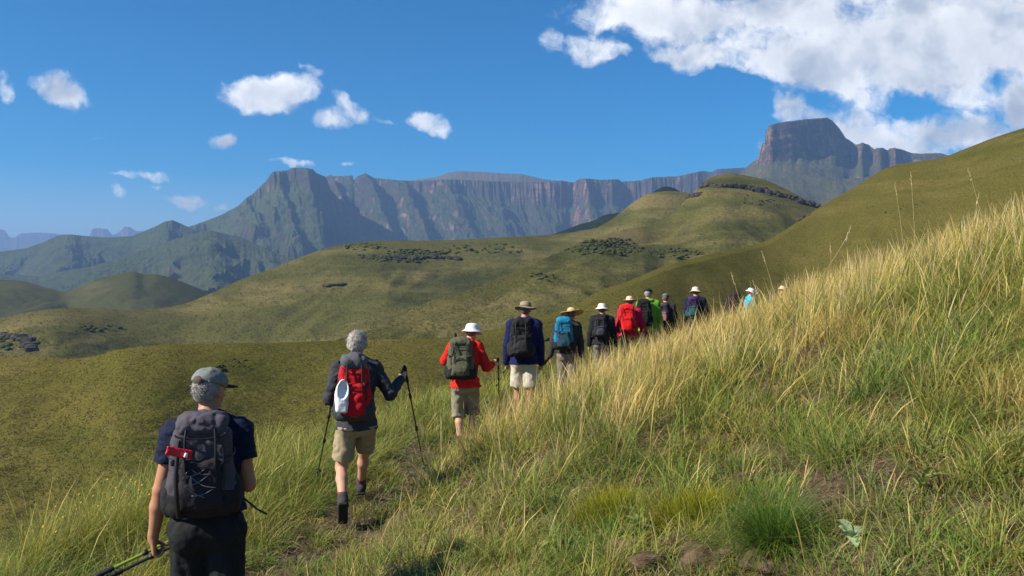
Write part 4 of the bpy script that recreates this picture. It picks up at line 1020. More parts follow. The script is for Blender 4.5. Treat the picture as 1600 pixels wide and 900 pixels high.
# ---------------------------------------------------------------- backpacks
def tube_mesh(name, pts, r, mat, parent, n=6, taper=None):
    pts = np.array(pts, float); T = np.gradient(pts, axis=0); V = []; F_ = []
    for i, p in enumerate(pts):
        t = unit(T[i]); u = unit(np.cross(t, (0, 0, 1) if abs(t[2]) < .9 else (1, 0, 0))); v = np.cross(t, u)
        rr = r[i] if hasattr(r, '__len__') else r
        for j in range(n): V.append(p+rr*(u*math.cos(2*math.pi*j/n)+v*math.sin(2*math.pi*j/n)))
    for i in range(len(pts)-1):
        for j in range(n): F_.append((i*n+j, i*n+(j+1) % n, (i+1)*n+(j+1) % n, (i+1)*n+j))
    return obj_of(name, mesh_np(name, np.array(V), np.array(F_), mat), parent)
def pack(root, J, c, vox):
    """root sits at the pack's base against the back; x right, -y outward, z up"""
    w_, h, dp = c['w']/2, c['h'], c['d']; main, accent, dark = cloth(c['col'], bump=.5), cloth(c.get('accent', c['col'])), cloth(c.get('dark', (.02, .02, .022)))
    v = vox; sd = c.get('seed', 0.)
    S = SDF((-w_-.1, -dp-.12, -.06), (w_+.1, .06, h+.1), v)
    S.box((0, -dp*.5, h*.46), (w_*.97, dp*.5, h*.46), .065, taper=-.13); S.ell((0, -dp*.55, h*.30), (w_*1.02, dp*.62, h*.30), .03)
    S.wrinkle(.013, .11, sd); S.wrinkle(.005, .04, sd+2)
    S.mesh('pack_body', main, root)
    S = SDF((-w_-.1, -dp-.12, h*.6), (w_+.1, .08, h+.16), v)
    S.box((0, -dp*.50, h*.93), (w_*.78, dp*.50, h*.105), .05, rot=(.16, 0, 0)); S.ell((0, -dp*.55, h*.96), (w_*.70, dp*.46, h*.125), .03)
    S.wrinkle(.016, .10, sd+5); S.wrinkle(.005, .04, sd+1); S.mesh('lid', cloth(c.get('lid', c['col'])), root)
    S = SDF((-w_-.1, -dp-.18, -.06), (w_+.1, .05, h*.8), v)
    S.box((0, -dp*1.0, h*.34), (w_*.66, dp*.16, h*.26), .035, taper=-.08); S.ell((0, -dp*1.08, h*.26), (w_*.58, dp*.16, h*.17), .03)
    S.wrinkle(.012, .09, sd+8); fp = S.mesh('front_pocket', cloth(c.get('pocket', c.get('accent', c['col']))), root)
    # darker bottom panel and piping along the seams
    S = SDF((-w_-.1, -dp-.12, -.06), (w_+.1, .06, h*.3), v)
    S.box((0, -dp*.5, h*.46), (w_*.97+.004, dp*.5+.004, h*.46+.004), .065, taper=-.13); S.ell((0, -dp*.55, h*.30), (w_*1.02+.004, dp*.62+.004, h*.30), .03)
    S.plane((0, 0, h*.15), (0, .3, 1)); S.wrinkle(.012, .11, sd); S.mesh('bottom_panel', dark, root)
    tube_mesh('piping', [(w_*.74*math.cos(a_), -dp*(1.02+.05*math.sin(a_)), h*(.855-.05*math.sin(a_))) for a_ in np.linspace(0, math.pi, 13)], .0045, BLACK, root)
    for s_ in (-1, 1): tube_mesh('piping', [(s_*w_*(.62+.10*math.sin(t_*3)), -dp*(1.0+.06*math.sin(t_*3)), h*(.80-.66*t_)) for t_ in np.linspace(0, 1, 9)], .004, BLACK, root)
    tube_mesh('zip', [(w_*.5*math.cos(a_), -dp*1.17-.004, h*(.40+.13*math.sin(a_))) for a_ in np.linspace(0, math.pi, 11)], .0032, BLACK, root)
    for s_ in (-1, 1):
        S = SDF((s_*w_-.1, -dp-.05, -.05), (s_*w_+.1, .06, h*.5), v)
        S.ell((s_*w_*.97, -dp*.48, h*.20), (.044, dp*.44, h*.21), .02); S.plane((0, 0, h*.33), (-s_*.25, 0, 1)); S.wrinkle(.004, .05, sd+s_); S.mesh('side_pocket', dark, root)
        # shoulder straps
        q = J['k']; sh = c['_sh']; top = sh-.02
        S = SDF((s_*.13-.13, -.1, -.02), (s_*.13+.13, .34, sh+.12), max(v, .007))
        pp = [(s_*.055, -.015, sh-.03), (s_*.085, .03, sh+.035*q), (s_*.105, .10, sh+.045*q), (s_*.12, .185, sh-.03), (s_*.125, .235, sh-.14), (s_*.14, .225, sh-.27), (s_*.165, .15, sh-.36), (s_*.172, .03, sh-.40)]
        for i in range(len(pp)-1):
            a = np.array(pp[i]); b = np.array(pp[i+1])
            for o_ in (-.018, 0, .018): S.cone(a+np.array([o_, 0, 0]), b+np.array([o_, 0, 0]), .009, .009, .012)
        S.mesh('shoulder_strap', dark, root)
        # side compression webbing with buckle
        zz = h*.62; st = tube_mesh('webbing', [(s_*w_*.95, -dp*.15, zz+.02), (s_*w_*.98, -dp*.6, zz), (s_*w_*.80, -dp*1.03, zz-.02), (s_*w_*.45, -dp*1.10, zz-.06)], .006, BLACK, root)
        S = SDF((s_*w_*.8-.04, -dp*1.03-.05, zz-.07), (s_*w_*.8+.04, -dp*1.03+.05, zz+.05), .004)
        S.box((s_*w_*.80, -dp*1.05, zz-.02), (.012, .006, .018), .003); S.mesh('buckle', BLACK, root)
        tube_mesh('lid_webbing', [(s_*w_*.42, -dp*1.02, h*.90), (s_*w_*.45, -dp*1.10, h*.80), (s_*w_*.45, -dp*1.14, h*.60), (s_*w_*.44, -dp*1.16, h*.48)], .0065, BLACK, root)
    # hip belt
    S = SDF((-.3, -.1, -.08), (.3, .32, .16), max(v, .008)); q = J['k']
    for i in range(14):
        a0, a1 = [math.pi*(.0-.08)+i*math.pi*1.16/14+j*math.pi*1.16/14 for j in (0, 1)]
        A = np.array([math.cos(a0)*.19*q, .125+math.sin(a0)*.155*q, .055]); B = np.array([math.cos(a1)*.19*q, .125+math.sin(a1)*.155*q, .055])
        for dz in (-.02, 0, .02): S.cone(A+np.array([0, 0, dz]), B+np.array([0, 0, dz]), .011, .011, .01)
    S.mesh('hip_belt', dark, root)
    # haul loop
    tube_mesh('haul_loop', [(-.035, 0, h*.99), (-.03, -.015, h*1.045), (0, -.02, h*1.065), (.03, -.015, h*1.045), (.035, 0, h*.99)], .007, BLACK, root)
    if c.get('cord'):
        y = -dp*1.27
        for sg in (-1, 1):
            zs = np.linspace(h*.12, h*.56, 5); fine = []
            pts = [(sg*(-1)**i*w_*(.50-.05*i)+.01*sg, y+.016*abs(i-2.), z+.012*sg*math.sin(i*2.)) for i, z in enumerate(zs)]
            for a, b in zip(pts[:-1], pts[1:]):
                for t_ in np.linspace(0, 1, 7, endpoint=False): fine.append(tuple(np.array(a)*(1-t_)+np.array(b)*t_-np.array([0, .012*math.sin(math.pi*t_), .016*math.sin(math.pi*t_)])))
            tube_mesh('elastic_cord', fine, .0017, CORD, root)
    return root
def pole(tip, top, shaft, label, group, low=None, locks=(.45, .75), mat_low=None, hook=True):
    tip = np.array(tip, float); top = np.array(top, float); L = np.linalg.norm(top-tip); d = (top-tip)/L
    r = empty('trekking_pole', tuple(tip)); tag(r, label, 'trekking pole', group)
    at = lambda t_: d*L*t_
    tube_mesh('tip', [at(0), at(.02), at(.05)], [.003, .006, .007], STEEL, r)
    tube_mesh('lower_shaft', [at(.05), at(locks[0])], .0065, mat_low or shaft, r); tube_mesh('middle_shaft', [at(locks[0]), at(locks[1])], .008, shaft, r); tube_mesh('upper_shaft', [at(locks[1]), at(.88)], .0095, shaft, r)
    for l in locks: tube_mesh('lock', [at(l-.022), at(l-.018), at(l+.018), at(l+.022)], [.009, .015, .015, .009], BLACK, r, 8)
    tube_mesh('basket', [at(.055), at(.058), at(.062), at(.066)], [.008, .028, .028, .008], BLACK, r, 10)
    tube_mesh('grip', [at(.86), at(.87), at(.93), at(.96), at(.985), at(1.0)], [.010, .015, .0135, .016, .020, .012], RUB, r, 10)
    u = unit(np.cross(d, (0, 0, 1) if abs(d[2]) < .9 else (1, 0, 0)))
    tube_mesh('wrist_strap', [at(.975)+u*.01, at(.93)+u*.045, at(.88)+u*.05, at(.90)+u*.02, at(.965)+u*.012], .004, BLACK, r, 5)
    return r

PACKS = 'backpacks carried by the hikers'; HIK = 'hikers walking in single file along the hillside path'; POL = 'trekking poles held by the hikers'
def place(px, d, headtop_py, Hh, rz, dz=0.0):
    x = ratios(px, 430)[0]*d; z = ratios(px, headtop_py)[1]*d-Hh
    return (x, d, z)
def person(o):
    px, d, ytop, Ht = o['at']; loc = place(px, d, ytop, Ht, 0)
    rz = o.get('rz', 0)-math.degrees(math.atan2(loc[0], loc[1]))
    r = empty('person', loc, R(rz)); tag(r, o['label'], 'person', HIK)
    J = skeleton(o); vox = o.get('vox', .01); skin = o.get('skin', SKIN)
    body(o, J, vox, r, skin); hair(o, J, min(vox, .008), r); hat(o, J, r, vox); shirt(o, J, vox, r); pants(o, J, vox, r); boots(o, J, max(vox, .008), r)
    M = Matrix.Translation(loc) @ Matrix.Rotation(R(rz), 4, 'Z')
    if 'pack' in o:
        c = dict(o['pack']); q = J['k']; zb = c.get('z', J['hip'][2])+.07*q; c['_sh'] = J['neck'][2]-zb-.02
        p = empty('backpack'); tag(p, c['label'], 'backpack', PACKS)
        p.matrix_world = M @ Matrix.Translation((c.get('x', 0), -.125*q-c.get('gap', .01), zb)) @ Matrix.Rotation(c.get('tilt', -.06), 4, 'X')
        c.setdefault('h', .5); pack(p, J, c, vox)
        o['_pack'] = (p, c)
    o['_J'] = J; o['_M'] = M
    return r
def wpt(o, p): return np.array(o['_M'] @ Vector([float(v) for v in p]))
# ================================================================ the twelve hikers, nearest first
def zl(o_at, py):           # photo height -> local height above this hiker's feet
    px, d, ytop, Ht = o_at; return Ht+(ratios(px, py)[1]-ratios(px, ytop)[1])*d
# 1
man = dict(at=(322, 4.5, 577, 1.80), H=1.76, hip=.97, rz=-4, vox=.0065, lean=.03, yaw=34, pitch=10, hair='grey', skin=SKIN,
    label='man with grey hair and faded cap in navy short-sleeved shirt, nearest to the camera',
    handL=(-.285, .03, .86), elbL=(-.5, -1, 0), gripL=True, palmL=(1, .1, 0), hdL=(.05, .12, -1), handR=(.19, .27, 1.17), elbR=(.15, -1, -.4), gripR=True, palmR=(-1, 0, -.3),
    footL=(-.1, .12, 0), footR=(.10, -.10, 0), sw=.97, headoff=(.012, .035, 0),
    shirt=dict(col=(.009, .014, .038), sleeve=.52, off=.020, collar=True, hem=1.03), pants=dict(col=(.017, .018, .020), len=2.0, off=.03),
    hat=dict(kind='cap', col=(.19, .21, .195), visor=(.03, .032, .035), badge=True), seed=2.,
    pack=dict(label='charcoal grey backpack with crossed cord and red tag on the nearest man', w=.325, h=.495, d=.19, z=1.00, x=-.01, col=(.070, .063, .078), accent=(.05, .045, .055), lid=(.085, .076, .094), pocket=(.026, .023, .029), cord=True, seed=1.))
person(man)
p, c = man['_pack']
S = SDF((-.2, -.36, .26), (.02, -.15, .42), .004); S.box((-.095, -.262, .345), (.062, .008, .022), .004, rot=(0, .28, .25)); S.wrinkle(.004, .05, 2)
lt = S.mesh('luggage_tag', plain_mat('red tag', (.62, .02, .03), .4), p); lt['label'] = 'red tag with a white patch tied to the pack'
S = SDF((-.2, -.36, .26), (.02, -.15, .42), .004); S.box((-.062, -.275, .332), (.008, .008, .012), .003, rot=(0, .28, .25)); S.mesh('tag_print', plain_mat('white print', (.75, .72, .72), .4), lt)
tube_mesh('dangling_strap', [(.16, -.05, .12), (.20, -.04, .06), (.27, -.02, -.01), (.32, 0, -.045)], .006, BLACK, p)
tube_mesh('vertical_webbing', [(-.105, -.235, .33), (-.11, -.262, .22), (-.105, -.262, .12), (-.10, -.23, .02)], .012, BLACK, p)
hl = wpt(man, man['_J']['wL']+unit((.05, .12, -1))*.085+np.array([.02, 0, 0]))
for i, (a, b, sh, tx) in enumerate((((-.33, -.02, -.125), (.21, .22, .10), LIME, 'lime green trekking pole, upper of two carried in the man\'s left hand'), ((-.30, .03, -.155), (.20, .25, .06), STEEL, 'dark trekking pole, lower of two carried in the man\'s left hand'))):
    pole(hl+np.array(b)*1.2, hl+np.array(a), sh, tx, POL, locks=(.36, .62))
# 2
wom = dict(at=(557, 7.4, 517, 1.67), H=1.66, hip=.93, rz=2, vox=.008, lean=.09, pitch=12, yaw=8, hair='full', skin=SKIN2, redsock=True, headoff=(.01, .04, 0),
    label='woman with short silver hair in grey shirt and khaki shorts, walking second',
    handL=(-.22, .25, 1.02), elbL=(-.25, -.8, -.5), gripL=True, palmL=(1, 0, 0), handR=(.42, .20, 1.22), elbR=(.5, -.3, -1), gripR=True, palmR=(-1, 0, 0),
    footR=(.05, .50, .05), ankL=(-.13, -.27, .22), toeL=(0, .55, -.80), shirt=dict(col=(.042, .042, .054), sleeve=1.88, off=.014, collar=True, hem=.80, label='long-sleeved checked shirt in dark grey'),
    pants=dict(col=(.33, .27, .17), len=.80, off=.020, flare=.5), seed=4.,
    pack=dict(label='red and grey backpack with a white cap hung on it, on the silver-haired woman', w=.28, h=.54, d=.19, z=.84, x=-.03, col=(.50, .015, .02), lid=(.10, .10, .11), accent=(.55, .015, .02), pocket=(.50, .012, .02), dark=(.05, .05, .055), seed=3.))
person(wom)
def hgrip(o, n, out=.075): return wpt(o, o['_J']['w'+n]+unit(o['_J']['w'+n]-o['_J']['e'+n])*out)
g = hgrip(wom, 'R'); tp = np.array(P(664, 738, 8.9)); dd = unit(g-tp); pole(tp, g+dd*.09, STEEL, 'black trekking pole planted right of the silver-haired woman', POL)
g = hgrip(wom, 'L'); tp = np.array(P(496, 742, 8.4)); dd = unit(g-tp); pole(tp, g+dd*.09, STEEL, 'black trekking pole planted left of the silver-haired woman', POL)
# white cap hanging from the pack
Mp = wom['_pack'][0].matrix_world
wc = empty('white_cap'); tag(wc, 'white cap hanging open from the red pack of the second hiker', 'cap'); wc.matrix_world = Mp @ Matrix.Translation((-.115, -.225, .16)) @ Matrix.Rotation(.12, 4, 'Y')
S = SDF((-.12, -.1, -.1), (.12, .1, .26), .006); S.ell((0, 0, .07), (.060, .040, .135), .01); S.box((.012, 0, -.03), (.050, .035, .05), .02, .02); S.ell((.006, -.045, .125), (.050, .060, .090), .006, op='sub'); S.wrinkle(.003, .04, 1); S.mesh('crown', cloth((.74, .75, .77)), wc)
# 3
h3 = dict(at=(727, 10.8, 500, 1.66), H=1.63, hip=.92, rz=0, vox=.010, lean=.07, pitch=14, yaw=20, skin=SKIN2, headoff=(.09, .03, -.01), hair='dark',
    label='hiker in red jacket and white sun hat with khaki knee-length shorts', handL=(-.16, .26, 1.33), elbL=(-.5, .1, -1), gripL=True, handR=(.40, .22, 1.06), elbR=(.5, -.2, -1), gripR=True,
    footL=(-.07, -.05, 0), footR=(.08, .15, 0), shirt=dict(col=(.58, .02, .012), sleeve=1.55, off=.03, hood=True, hem=.79), pants=dict(col=(.27, .24, .17), len=1.18, off=.028), hat=dict(kind='bucket', col=(.78, .78, .78), ph=1.), seed=6.,
    pack=dict(label='olive green backpack on the hiker in the red jacket', w=.34, h=.50, d=.20, z=.85, x=-.06, col=(.095, .095, .060), seed=6.))
person(h3)
g = hgrip(h3, 'R'); tp = np.array([g[0]+.02, g[1]+.35, float(G(g[0]+.02, g[1]+.35))]); dd = unit(g-tp); pole(tp, g+dd*.08, STEEL, 'black trekking pole in the right hand of the hiker in red jacket', POL)
g = hgrip(h3, 'L'); tp = np.array([g[0]+.03, g[1]+.45, float(G(g[0], g[1]+.45))]); dd = unit(g-tp); pole(tp, g+dd*.08, STEEL, 'black trekking pole in the left hand of the hiker in red jacket', POL)
# 4
h4 = dict(at=(819, 12.3, 470, 1.86), H=1.80, hip=.98, rz=0, vox=.011, lean=.06, pitch=10, yaw=10, hair='dark', headoff=(.02, .03, -.0),
    label='tall hiker in royal blue jacket, brown brimmed hat and beige shorts', handL=(-.27, .12, .92), gripL=True, handR=(.26, .10, .86), gripR=True,
    footL=(-.09, .1, 0), footR=(.09, -.1, 0), shirt=dict(col=(.010, .012, .065), sleeve=1.95, off=.035, hood=True, hem=.93), pants=dict(col=(.52, .47, .37), len=.86, off=.028), hat=dict(kind='brim', col=(.30, .24, .17), ph=.4, size=.92, band=(.16, .12, .08)), seed=8.,
    pack=dict(label='black backpack on the tall hiker in the blue jacket', w=.33, h=.52, d=.22, z=.98, x=-.05, col=(.016, .016, .018), accent=(.03, .03, .033), seed=8.))
person(h4)
g = hgrip(h4, 'L'); tp = np.array(P(760, 632, 12.6)); pole(tp, g+unit(g-tp)*.12, LIME, 'lime trekking pole slanting left from the blue-jacketed hiker', POL)
g = hgrip(h4, 'R'); tp = np.array(P(806, 628, 12.9)); pole(tp, np.array(P(824, 545, 12.0)), ALU, 'silver trekking pole behind the blue-jacketed hiker', POL, mat_low=LIME) if False else pole(tp, g+unit(g-tp)*.25, ALU, 'silver and lime trekking pole at the right hand of the blue-jacketed hiker', POL, mat_low=LIME)
# 5
h5 = dict(at=(887, 14.8, 478, 1.76), H=1.70, hip=.96, rz=0, vox=.012, lean=.06, pitch=16, yaw=12, headoff=(.07, .03, -.0), hair='dark',
    label='hiker in dark grey top and wide straw sun hat', handL=(-.31, .02, .86), handR=(.26, .06, .84), footL=(-.08, .1, 0), footR=(.09, -.1, 0),
    shirt=dict(col=(.035, .033, .038), sleeve=1.95, off=.028, hem=.92), pants=dict(col=(.22, .175, .15), len=2.0, off=.03), hat=dict(kind='straw', col=(.60, .42, .21), ph=1.2, up=.045, warp=.008, size=.90, band=(.35, .22, .11)), seed=10.,
    pack=dict(label='teal blue backpack on the hiker in the straw hat', w=.34, h=.54, d=.21, z=.93, x=-.07, col=(.012, .17, .30), lid=(.015, .20, .36), pocket=(.02, .06, .09), accent=(.01, .22, .36), seed=10.))
person(h5)
# 6
h6 = dict(at=(941, 17.2, 472, 1.76), H=1.70, hip=.96, rz=0, vox=.013, lean=.06, pitch=12, yaw=15, hair='dark',
    label='hiker in black hooded jacket with cream bucket hat and small black pack', handL=(-.27, .06, .86), handR=(.27, .1, .86), shirt=dict(col=(.014, .015, .020), sleeve=1.95, off=.035, hood=True, hem=.88), pants=dict(col=(.17, .15, .15), len=2.0),
    hat=dict(kind='bucket', col=(.72, .69, .60), ph=2.2), seed=12., pack=dict(label='small black backpack with grey straps on the hiker in cream bucket hat', w=.27, h=.38, d=.15, z=.98, x=-.03, col=(.02, .021, .025), accent=(.05, .055, .07), seed=12.))
person(h6)
# 7
h7 = dict(at=(984, 17.6, 461, 1.78), H=1.72, hip=.97, rz=0, vox=.013, lean=.06, pitch=12, yaw=-8, hair='dark',
    label='hiker in crimson jacket with a bright red pack and tan hat', handL=(-.26, .06, .86), handR=(.29, .1, .90), shirt=dict(col=(.42, .012, .05), sleeve=1.95, off=.035, hem=.90), pants=dict(col=(.045, .035, .035), len=2.0),
    hat=dict(kind='brim', col=(.60, .46, .31), ph=2.0, size=.86), seed=14., pack=dict(label='bright red covered backpack on the hiker in the crimson jacket', w=.37, h=.56, d=.24, z=.92, x=-.06, col=(.68, .012, .014), lid=(.68, .012, .014), pocket=(.62, .010, .014), accent=(.66, .01, .01), dark=(.3, .01, .01), seed=14.))
person(h7)
g = hgrip(h7, 'R'); tp = np.array([g[0]+.05, g[1]+.3, float(G(g[0]+.05, g[1]+.3))]); pole(tp, g+unit(g-tp)*.10, ALU, 'pale trekking pole beside the hiker in the crimson jacket', POL)
# 8
h8 = dict(at=(1013, 18.8, 452, 1.84), H=1.80, hip=.99, rz=0, vox=.013, lean=.06, pitch=8, yaw=16, hair='grey',
    label='tall hiker in lime green jacket and black cap', handL=(-.27, .1, .9), handR=(.29, .08, .90), shirt=dict(col=(.13, .32, .035), sleeve=1.95, off=.04, hood=True, hem=.90), pants=dict(col=(.05, .05, .05), len=2.0),
    hat=dict(kind='cap', col=(.02, .018, .018), badge=False), seed=16., pack=dict(label='black backpack on the hiker in the green jacket', w=.36, h=.56, d=.2, z=.95, x=-.10, col=(.014, .014, .015), seed=16.))
person(h8)
# 9
h9 = dict(at=(1040, 20.6, 459, 1.72), H=1.70, hip=.96, rz=0, vox=.014, lean=.06, pitch=8, yaw=5, hair='dark',
    label='hiker in charcoal jacket and grey cap between green and navy jackets', handL=(-.26, .1, .9), handR=(.27, .04, .86), shirt=dict(col=(.035, .033, .038), sleeve=1.95, off=.03, hem=.88), pants=dict(col=(.03, .03, .03), len=2.0),
    hat=dict(kind='cap', col=(.13, .14, .16)), seed=18., pack=dict(label='small charcoal backpack with pink patch on the grey-capped hiker', w=.28, h=.44, d=.17, z=.95, x=-.05, col=(.06, .05, .06), pocket=(.30, .14, .14), seed=18.))
person(h9)
# 10
h10 = dict(at=(1087, 20.5, 447, 1.80), H=1.74, hip=.97, rz=0, vox=.014, lean=.08, pitch=12, yaw=4, hair='dark',
    label='hiker in navy jacket with cream bucket hat and purple and green pack', handL=(-.26, .1, .9), handR=(.33, .06, .90), shirt=dict(col=(.012, .014, .035), sleeve=1.95, off=.035, hem=.90), pants=dict(col=(.03, .03, .035), len=2.0),
    hat=dict(kind='bucket', col=(.66, .56, .42), ph=0.), seed=20., pack=dict(label='purple and dark green backpack on the hiker in the navy jacket', w=.28, h=.48, d=.18, z=.96, x=-.07, col=(.040, .022, .085), lid=(.055, .022, .13), pocket=(.02, .10, .11), accent=(.25, .04, .10), dark=(.02, .07, .07), seed=20.))
person(h10)
# 11
h11 = dict(at=(1161, 23.5, 451, 1.62), H=1.66, hip=.90, rz=-72, vox=.014, lean=.20, pitch=24, yaw=0, hair='dark', skin=SKIN2,
    label='hiker in turquoise shirt and white hat turned right, looking down at a phone', handL=(-.10, .52, 1.12), handR=(.06, .52, 1.12), gripL=True, gripR=True, elbL=(-.4, -.2, -1), elbR=(.4, -.2, -1), palmR=(0, 0, 1), palmL=(0, 0, 1),
    shirt=dict(col=(.03, .42, .58), sleeve=.6, off=.025, hem=.85, collar=True), pants=dict(col=(.05, .045, .045), len=2.0), hat=dict(kind='bucket', col=(.80, .80, .80), ph=2.), seed=22.,
    pack=dict(label='dark maroon backpack on the hiker looking at a phone', w=.34, h=.56, d=.30, z=.84, col=(.035, .020, .026), seed=22.))
person(h11)
g = (hgrip(h11, 'R', .09)+hgrip(h11, 'L', .09))/2
ph = empty('phone', tuple(g), 0); tag(ph, 'small dark phone held by the hiker in the turquoise shirt', 'phone')
S = SDF((-.06, -.06, -.03), (.06, .06, .05), .004); S.box((0, 0, .012), (.038, .010, .060), .004); S.mesh('case', BLACK, ph)
# 12
h12 = dict(at=(1217, 27.0, 444, 1.72), H=1.66, hip=.93, rz=-50, vox=.016, lean=.12, pitch=18, yaw=0, hair='dark', skin=SKIN2,
    label='farthest hiker, in a cream hat, almost hidden behind tall grass', handL=(-.2, .3, 1.0), handR=(.2, .3, 1.0), shirt=dict(col=(.05, .05, .055), sleeve=1.95, off=.03, hem=.85), pants=dict(col=(.05, .05, .05), len=2.0),
    hat=dict(kind='bucket', col=(.68, .58, .42), ph=1.), seed=24., pack=dict(label='dark grey backpack on the farthest hiker', w=.3, h=.48, d=.24, z=.93, col=(.05, .05, .06), seed=24.))
person(h12)
# ================================================================ rocks, shrubs and single plants
_ico = bpy.data.meshes.new('ico')
def ico(sub):
    import bmesh
    bm = bmesh.new(); bmesh.ops.create_icosphere(bm, subdivisions=sub, radius=1); bm.verts.ensure_lookup_table()
    V = np.array([v.co[:] for v in bm.verts]); F_ = np.array([[v.index for v in f.verts] for f in bm.faces]); bm.free(); return V, F_
IC1, IC2, IC3, IC4 = ico(1), ico(2), ico(3), ico(4)
def blobs(centres, radii, base, amp=.35, freq=1.6, cubic=0.0):
    """many lumpy stones or bushes in one array"""
    V0, F0 = base; n = len(centres); m = len(V0)
    V = np.empty((n, m, 3))
    for i in range(n):
        v = V0.copy()
        if cubic: v = np.sign(v)*np.abs(v)**(1-cubic); 
        v = v*(1+amp*fbm(V0[:, 0]*freq+i*3.1, V0[:, 1]*freq, V0[:, 2]*freq+i*1.7, 3))[:, None]
        a = rng.uniform(0, 6.3); c, s_ = math.cos(a), math.sin(a); v = v*radii[i]
        V[i] = np.stack([v[:, 0]*c-v[:, 1]*s_, v[:, 0]*s_+v[:, 1]*c, v[:, 2]], -1)+centres[i]
    F_ = (np.arange(n)*m)[:, None, None]+F0[None]
    return V.reshape(-1, 3), F_.reshape(-1, 3)
def hillpoints(V, px0, px1, py0, py1, n, ell=True, front=True):
    """points of a hill's surface seen inside a patch"""
    nb = 16; W = V[nb:].reshape(-1, 3); qx, qy = project(W[:, 0], W[:, 1], W[:, 2])
    cx_, cy_, a, b = (px0+px1)/2, (py0+py1)/2, (px1-px0)/2, (py1-py0)/2
    e = ((qx-cx_)/a)**2+((qy-cy_)/b)**2
    k = np.nonzero(e < 1)[0]
    if len(k) == 0: return np.zeros((0, 3))
    k = rng.choice(k, n); P_ = W[k]
    m = fbm(P_[:, 0]/30, P_[:, 1]/30, P_[:, 2]/12, 3); keep = m > -.15+.5*(e[k]-.5)
    return P_[keep]+rng.normal(0, 1.0, (keep.sum(), 3))*[1.5, 1.5, 0]
def boulder(seed, rad, base=None):
    """angular stone: a ball cut by random planes, then roughened"""
    V0, F0 = base or IC4; r_ = np.random.default_rng(seed); N = r_.normal(size=(16, 3)); N /= np.linalg.norm(N, axis=1)[:, None]; D_ = r_.uniform(.62, .95, 16)
    dd_ = V0 @ N.T; r1 = np.min(np.where(dd_ > .05, D_/np.maximum(dd_, .05), 9), 1); r1 = np.minimum(r1, 1.15)
    v = V0*r1[:, None]; n = fbm(V0[:, 0]*2.5+seed, V0[:, 1]*2.5, V0[:, 2]*2.5, 5); v = v*(1+.10*n)[:, None]+V0*(.03*pnoise(V0[:, 0]*11, V0[:, 1]*11, V0[:, 2]*11+seed))[:, None]
    return v*np.array(rad), F0
def simple_mat(name, c1, c2, sc, bump=.5, bd=.05, detail=5):
    m, t, b, out = material(name); g = t.new('ShaderNodeNewGeometry'); n = t.noise(g.outputs['Position'], sc, detail, .65)
    t.link(t.mix(t.maprange(n, .35, .65), c1, c2), b.inputs['Base Color'])
    bp = t.new('ShaderNodeBump'); bp.inputs['Strength'].default_value = bump; bp.inputs['Distance'].default_value = bd
    t.link(n, bp.inputs['Height']); t.link(bp.outputs[0], b.inputs['Normal']); b.inputs['Roughness'].default_value = 1; b.inputs['Specular IOR Level'].default_value = .05
    return m
m_shrub = simple_mat('shrub leaves', (.030, .036, .012), (.075, .080, .026), .9, .9, .6)
m_crag = simple_mat('dark crag', (.030, .026, .022), (.085, .075, .062), .35, .9, 1.0)
def shrubs(name, label, V, patches, size):
    C = [hillpoints(V, *p) for p in patches]; C = np.concatenate(C)
    if len(C) == 0: return
    r = size*rng.uniform(.45, 1.25, (len(C), 1))*np.array([[1.2, 1.2, .62]])
    v, f = blobs(C, r, IC2, .5, 1.8); tag(obj_of(name, mesh_np(name, v, f, m_shrub)), label, 'shrubs', kind='stuff')
shrubs('shrub_thicket', 'dark shrubs scattered in a band across the middle hill', V2, [(560, 720, 390, 410, 420), (600, 705, 395, 404, 260), (690, 820, 380, 400, 60), (540, 600, 380, 392, 40), (0, 50, 520, 550, 60), (120, 200, 508, 518, 14)], 1.75)
shrubs('shrub_patch', 'dark rough shrubs on the spur below the knoll', V2b, [(880, 1010, 372, 400, 420), (905, 985, 376, 392, 200), (1000, 1110, 388, 404, 120), (830, 868, 424, 440, 40), (1150, 1240, 302, 322, 50)], 1.15)
shrubs('low_bushes', 'small dark bushes dotted over the near hillside', V1, [(330, 400, 560, 576, 16), (1340, 1500, 315, 335, 10), (800, 860, 515, 535, 24)], .42)

def outcrop(name, V, line, hgt, thick, n, label):
    nb = 16; W = V[nb:].reshape(-1, 3); qx, qy = project(W[:, 0], W[:, 1], W[:, 2]); C = []
    for t_ in np.linspace(0, 1, n):
        px, py = np.interp(t_, np.linspace(0, 1, len(line)), [l[0] for l in line]), np.interp(t_, np.linspace(0, 1, len(line)), [l[1] for l in line])
        C.append(W[np.argmin((qx-px)**2+(qy-py)**2)])
    C = np.array(C); r = np.stack([rng.uniform(.8, 1.4, n)*thick, rng.uniform(.8, 1.4, n)*thick, rng.uniform(.6, 1.2, n)*hgt], -1)
    v, f = blobs(C, r, IC2, .3, 1.6, .4); o = obj_of(name, mesh_np(name, v, f, m_crag, smooth=False)); tag(o, kind='structure')
outcrop('rock_band', V2b, [(1101, 290), (1125, 291), (1150, 292), (1172, 295), (1186, 299)], 2.6, 3.4, 34, 'x')
outcrop('rock_band', V2b, [(1186, 296), (1205, 302), (1222, 306), (1238, 311)], 2.4, 3.4, 24, 'x')
outcrop('rock_band', V2b, [(1244, 314), (1262, 318), (1276, 323)], 2.2, 3.2, 12, 'x')
outcrop('rock_band', V2b, [(1075, 308), (1084, 306), (1094, 304)], 2.0, 2.6, 8, 'x')
outcrop('rock_band', V2, [(600, 402), (640, 404), (680, 402), (715, 405)], 2.2, 4.0, 30, 'x')
outcrop('rock_band', V2, [(510, 446), (520, 445), (535, 443)], .8, 4.0, 7, 'x')
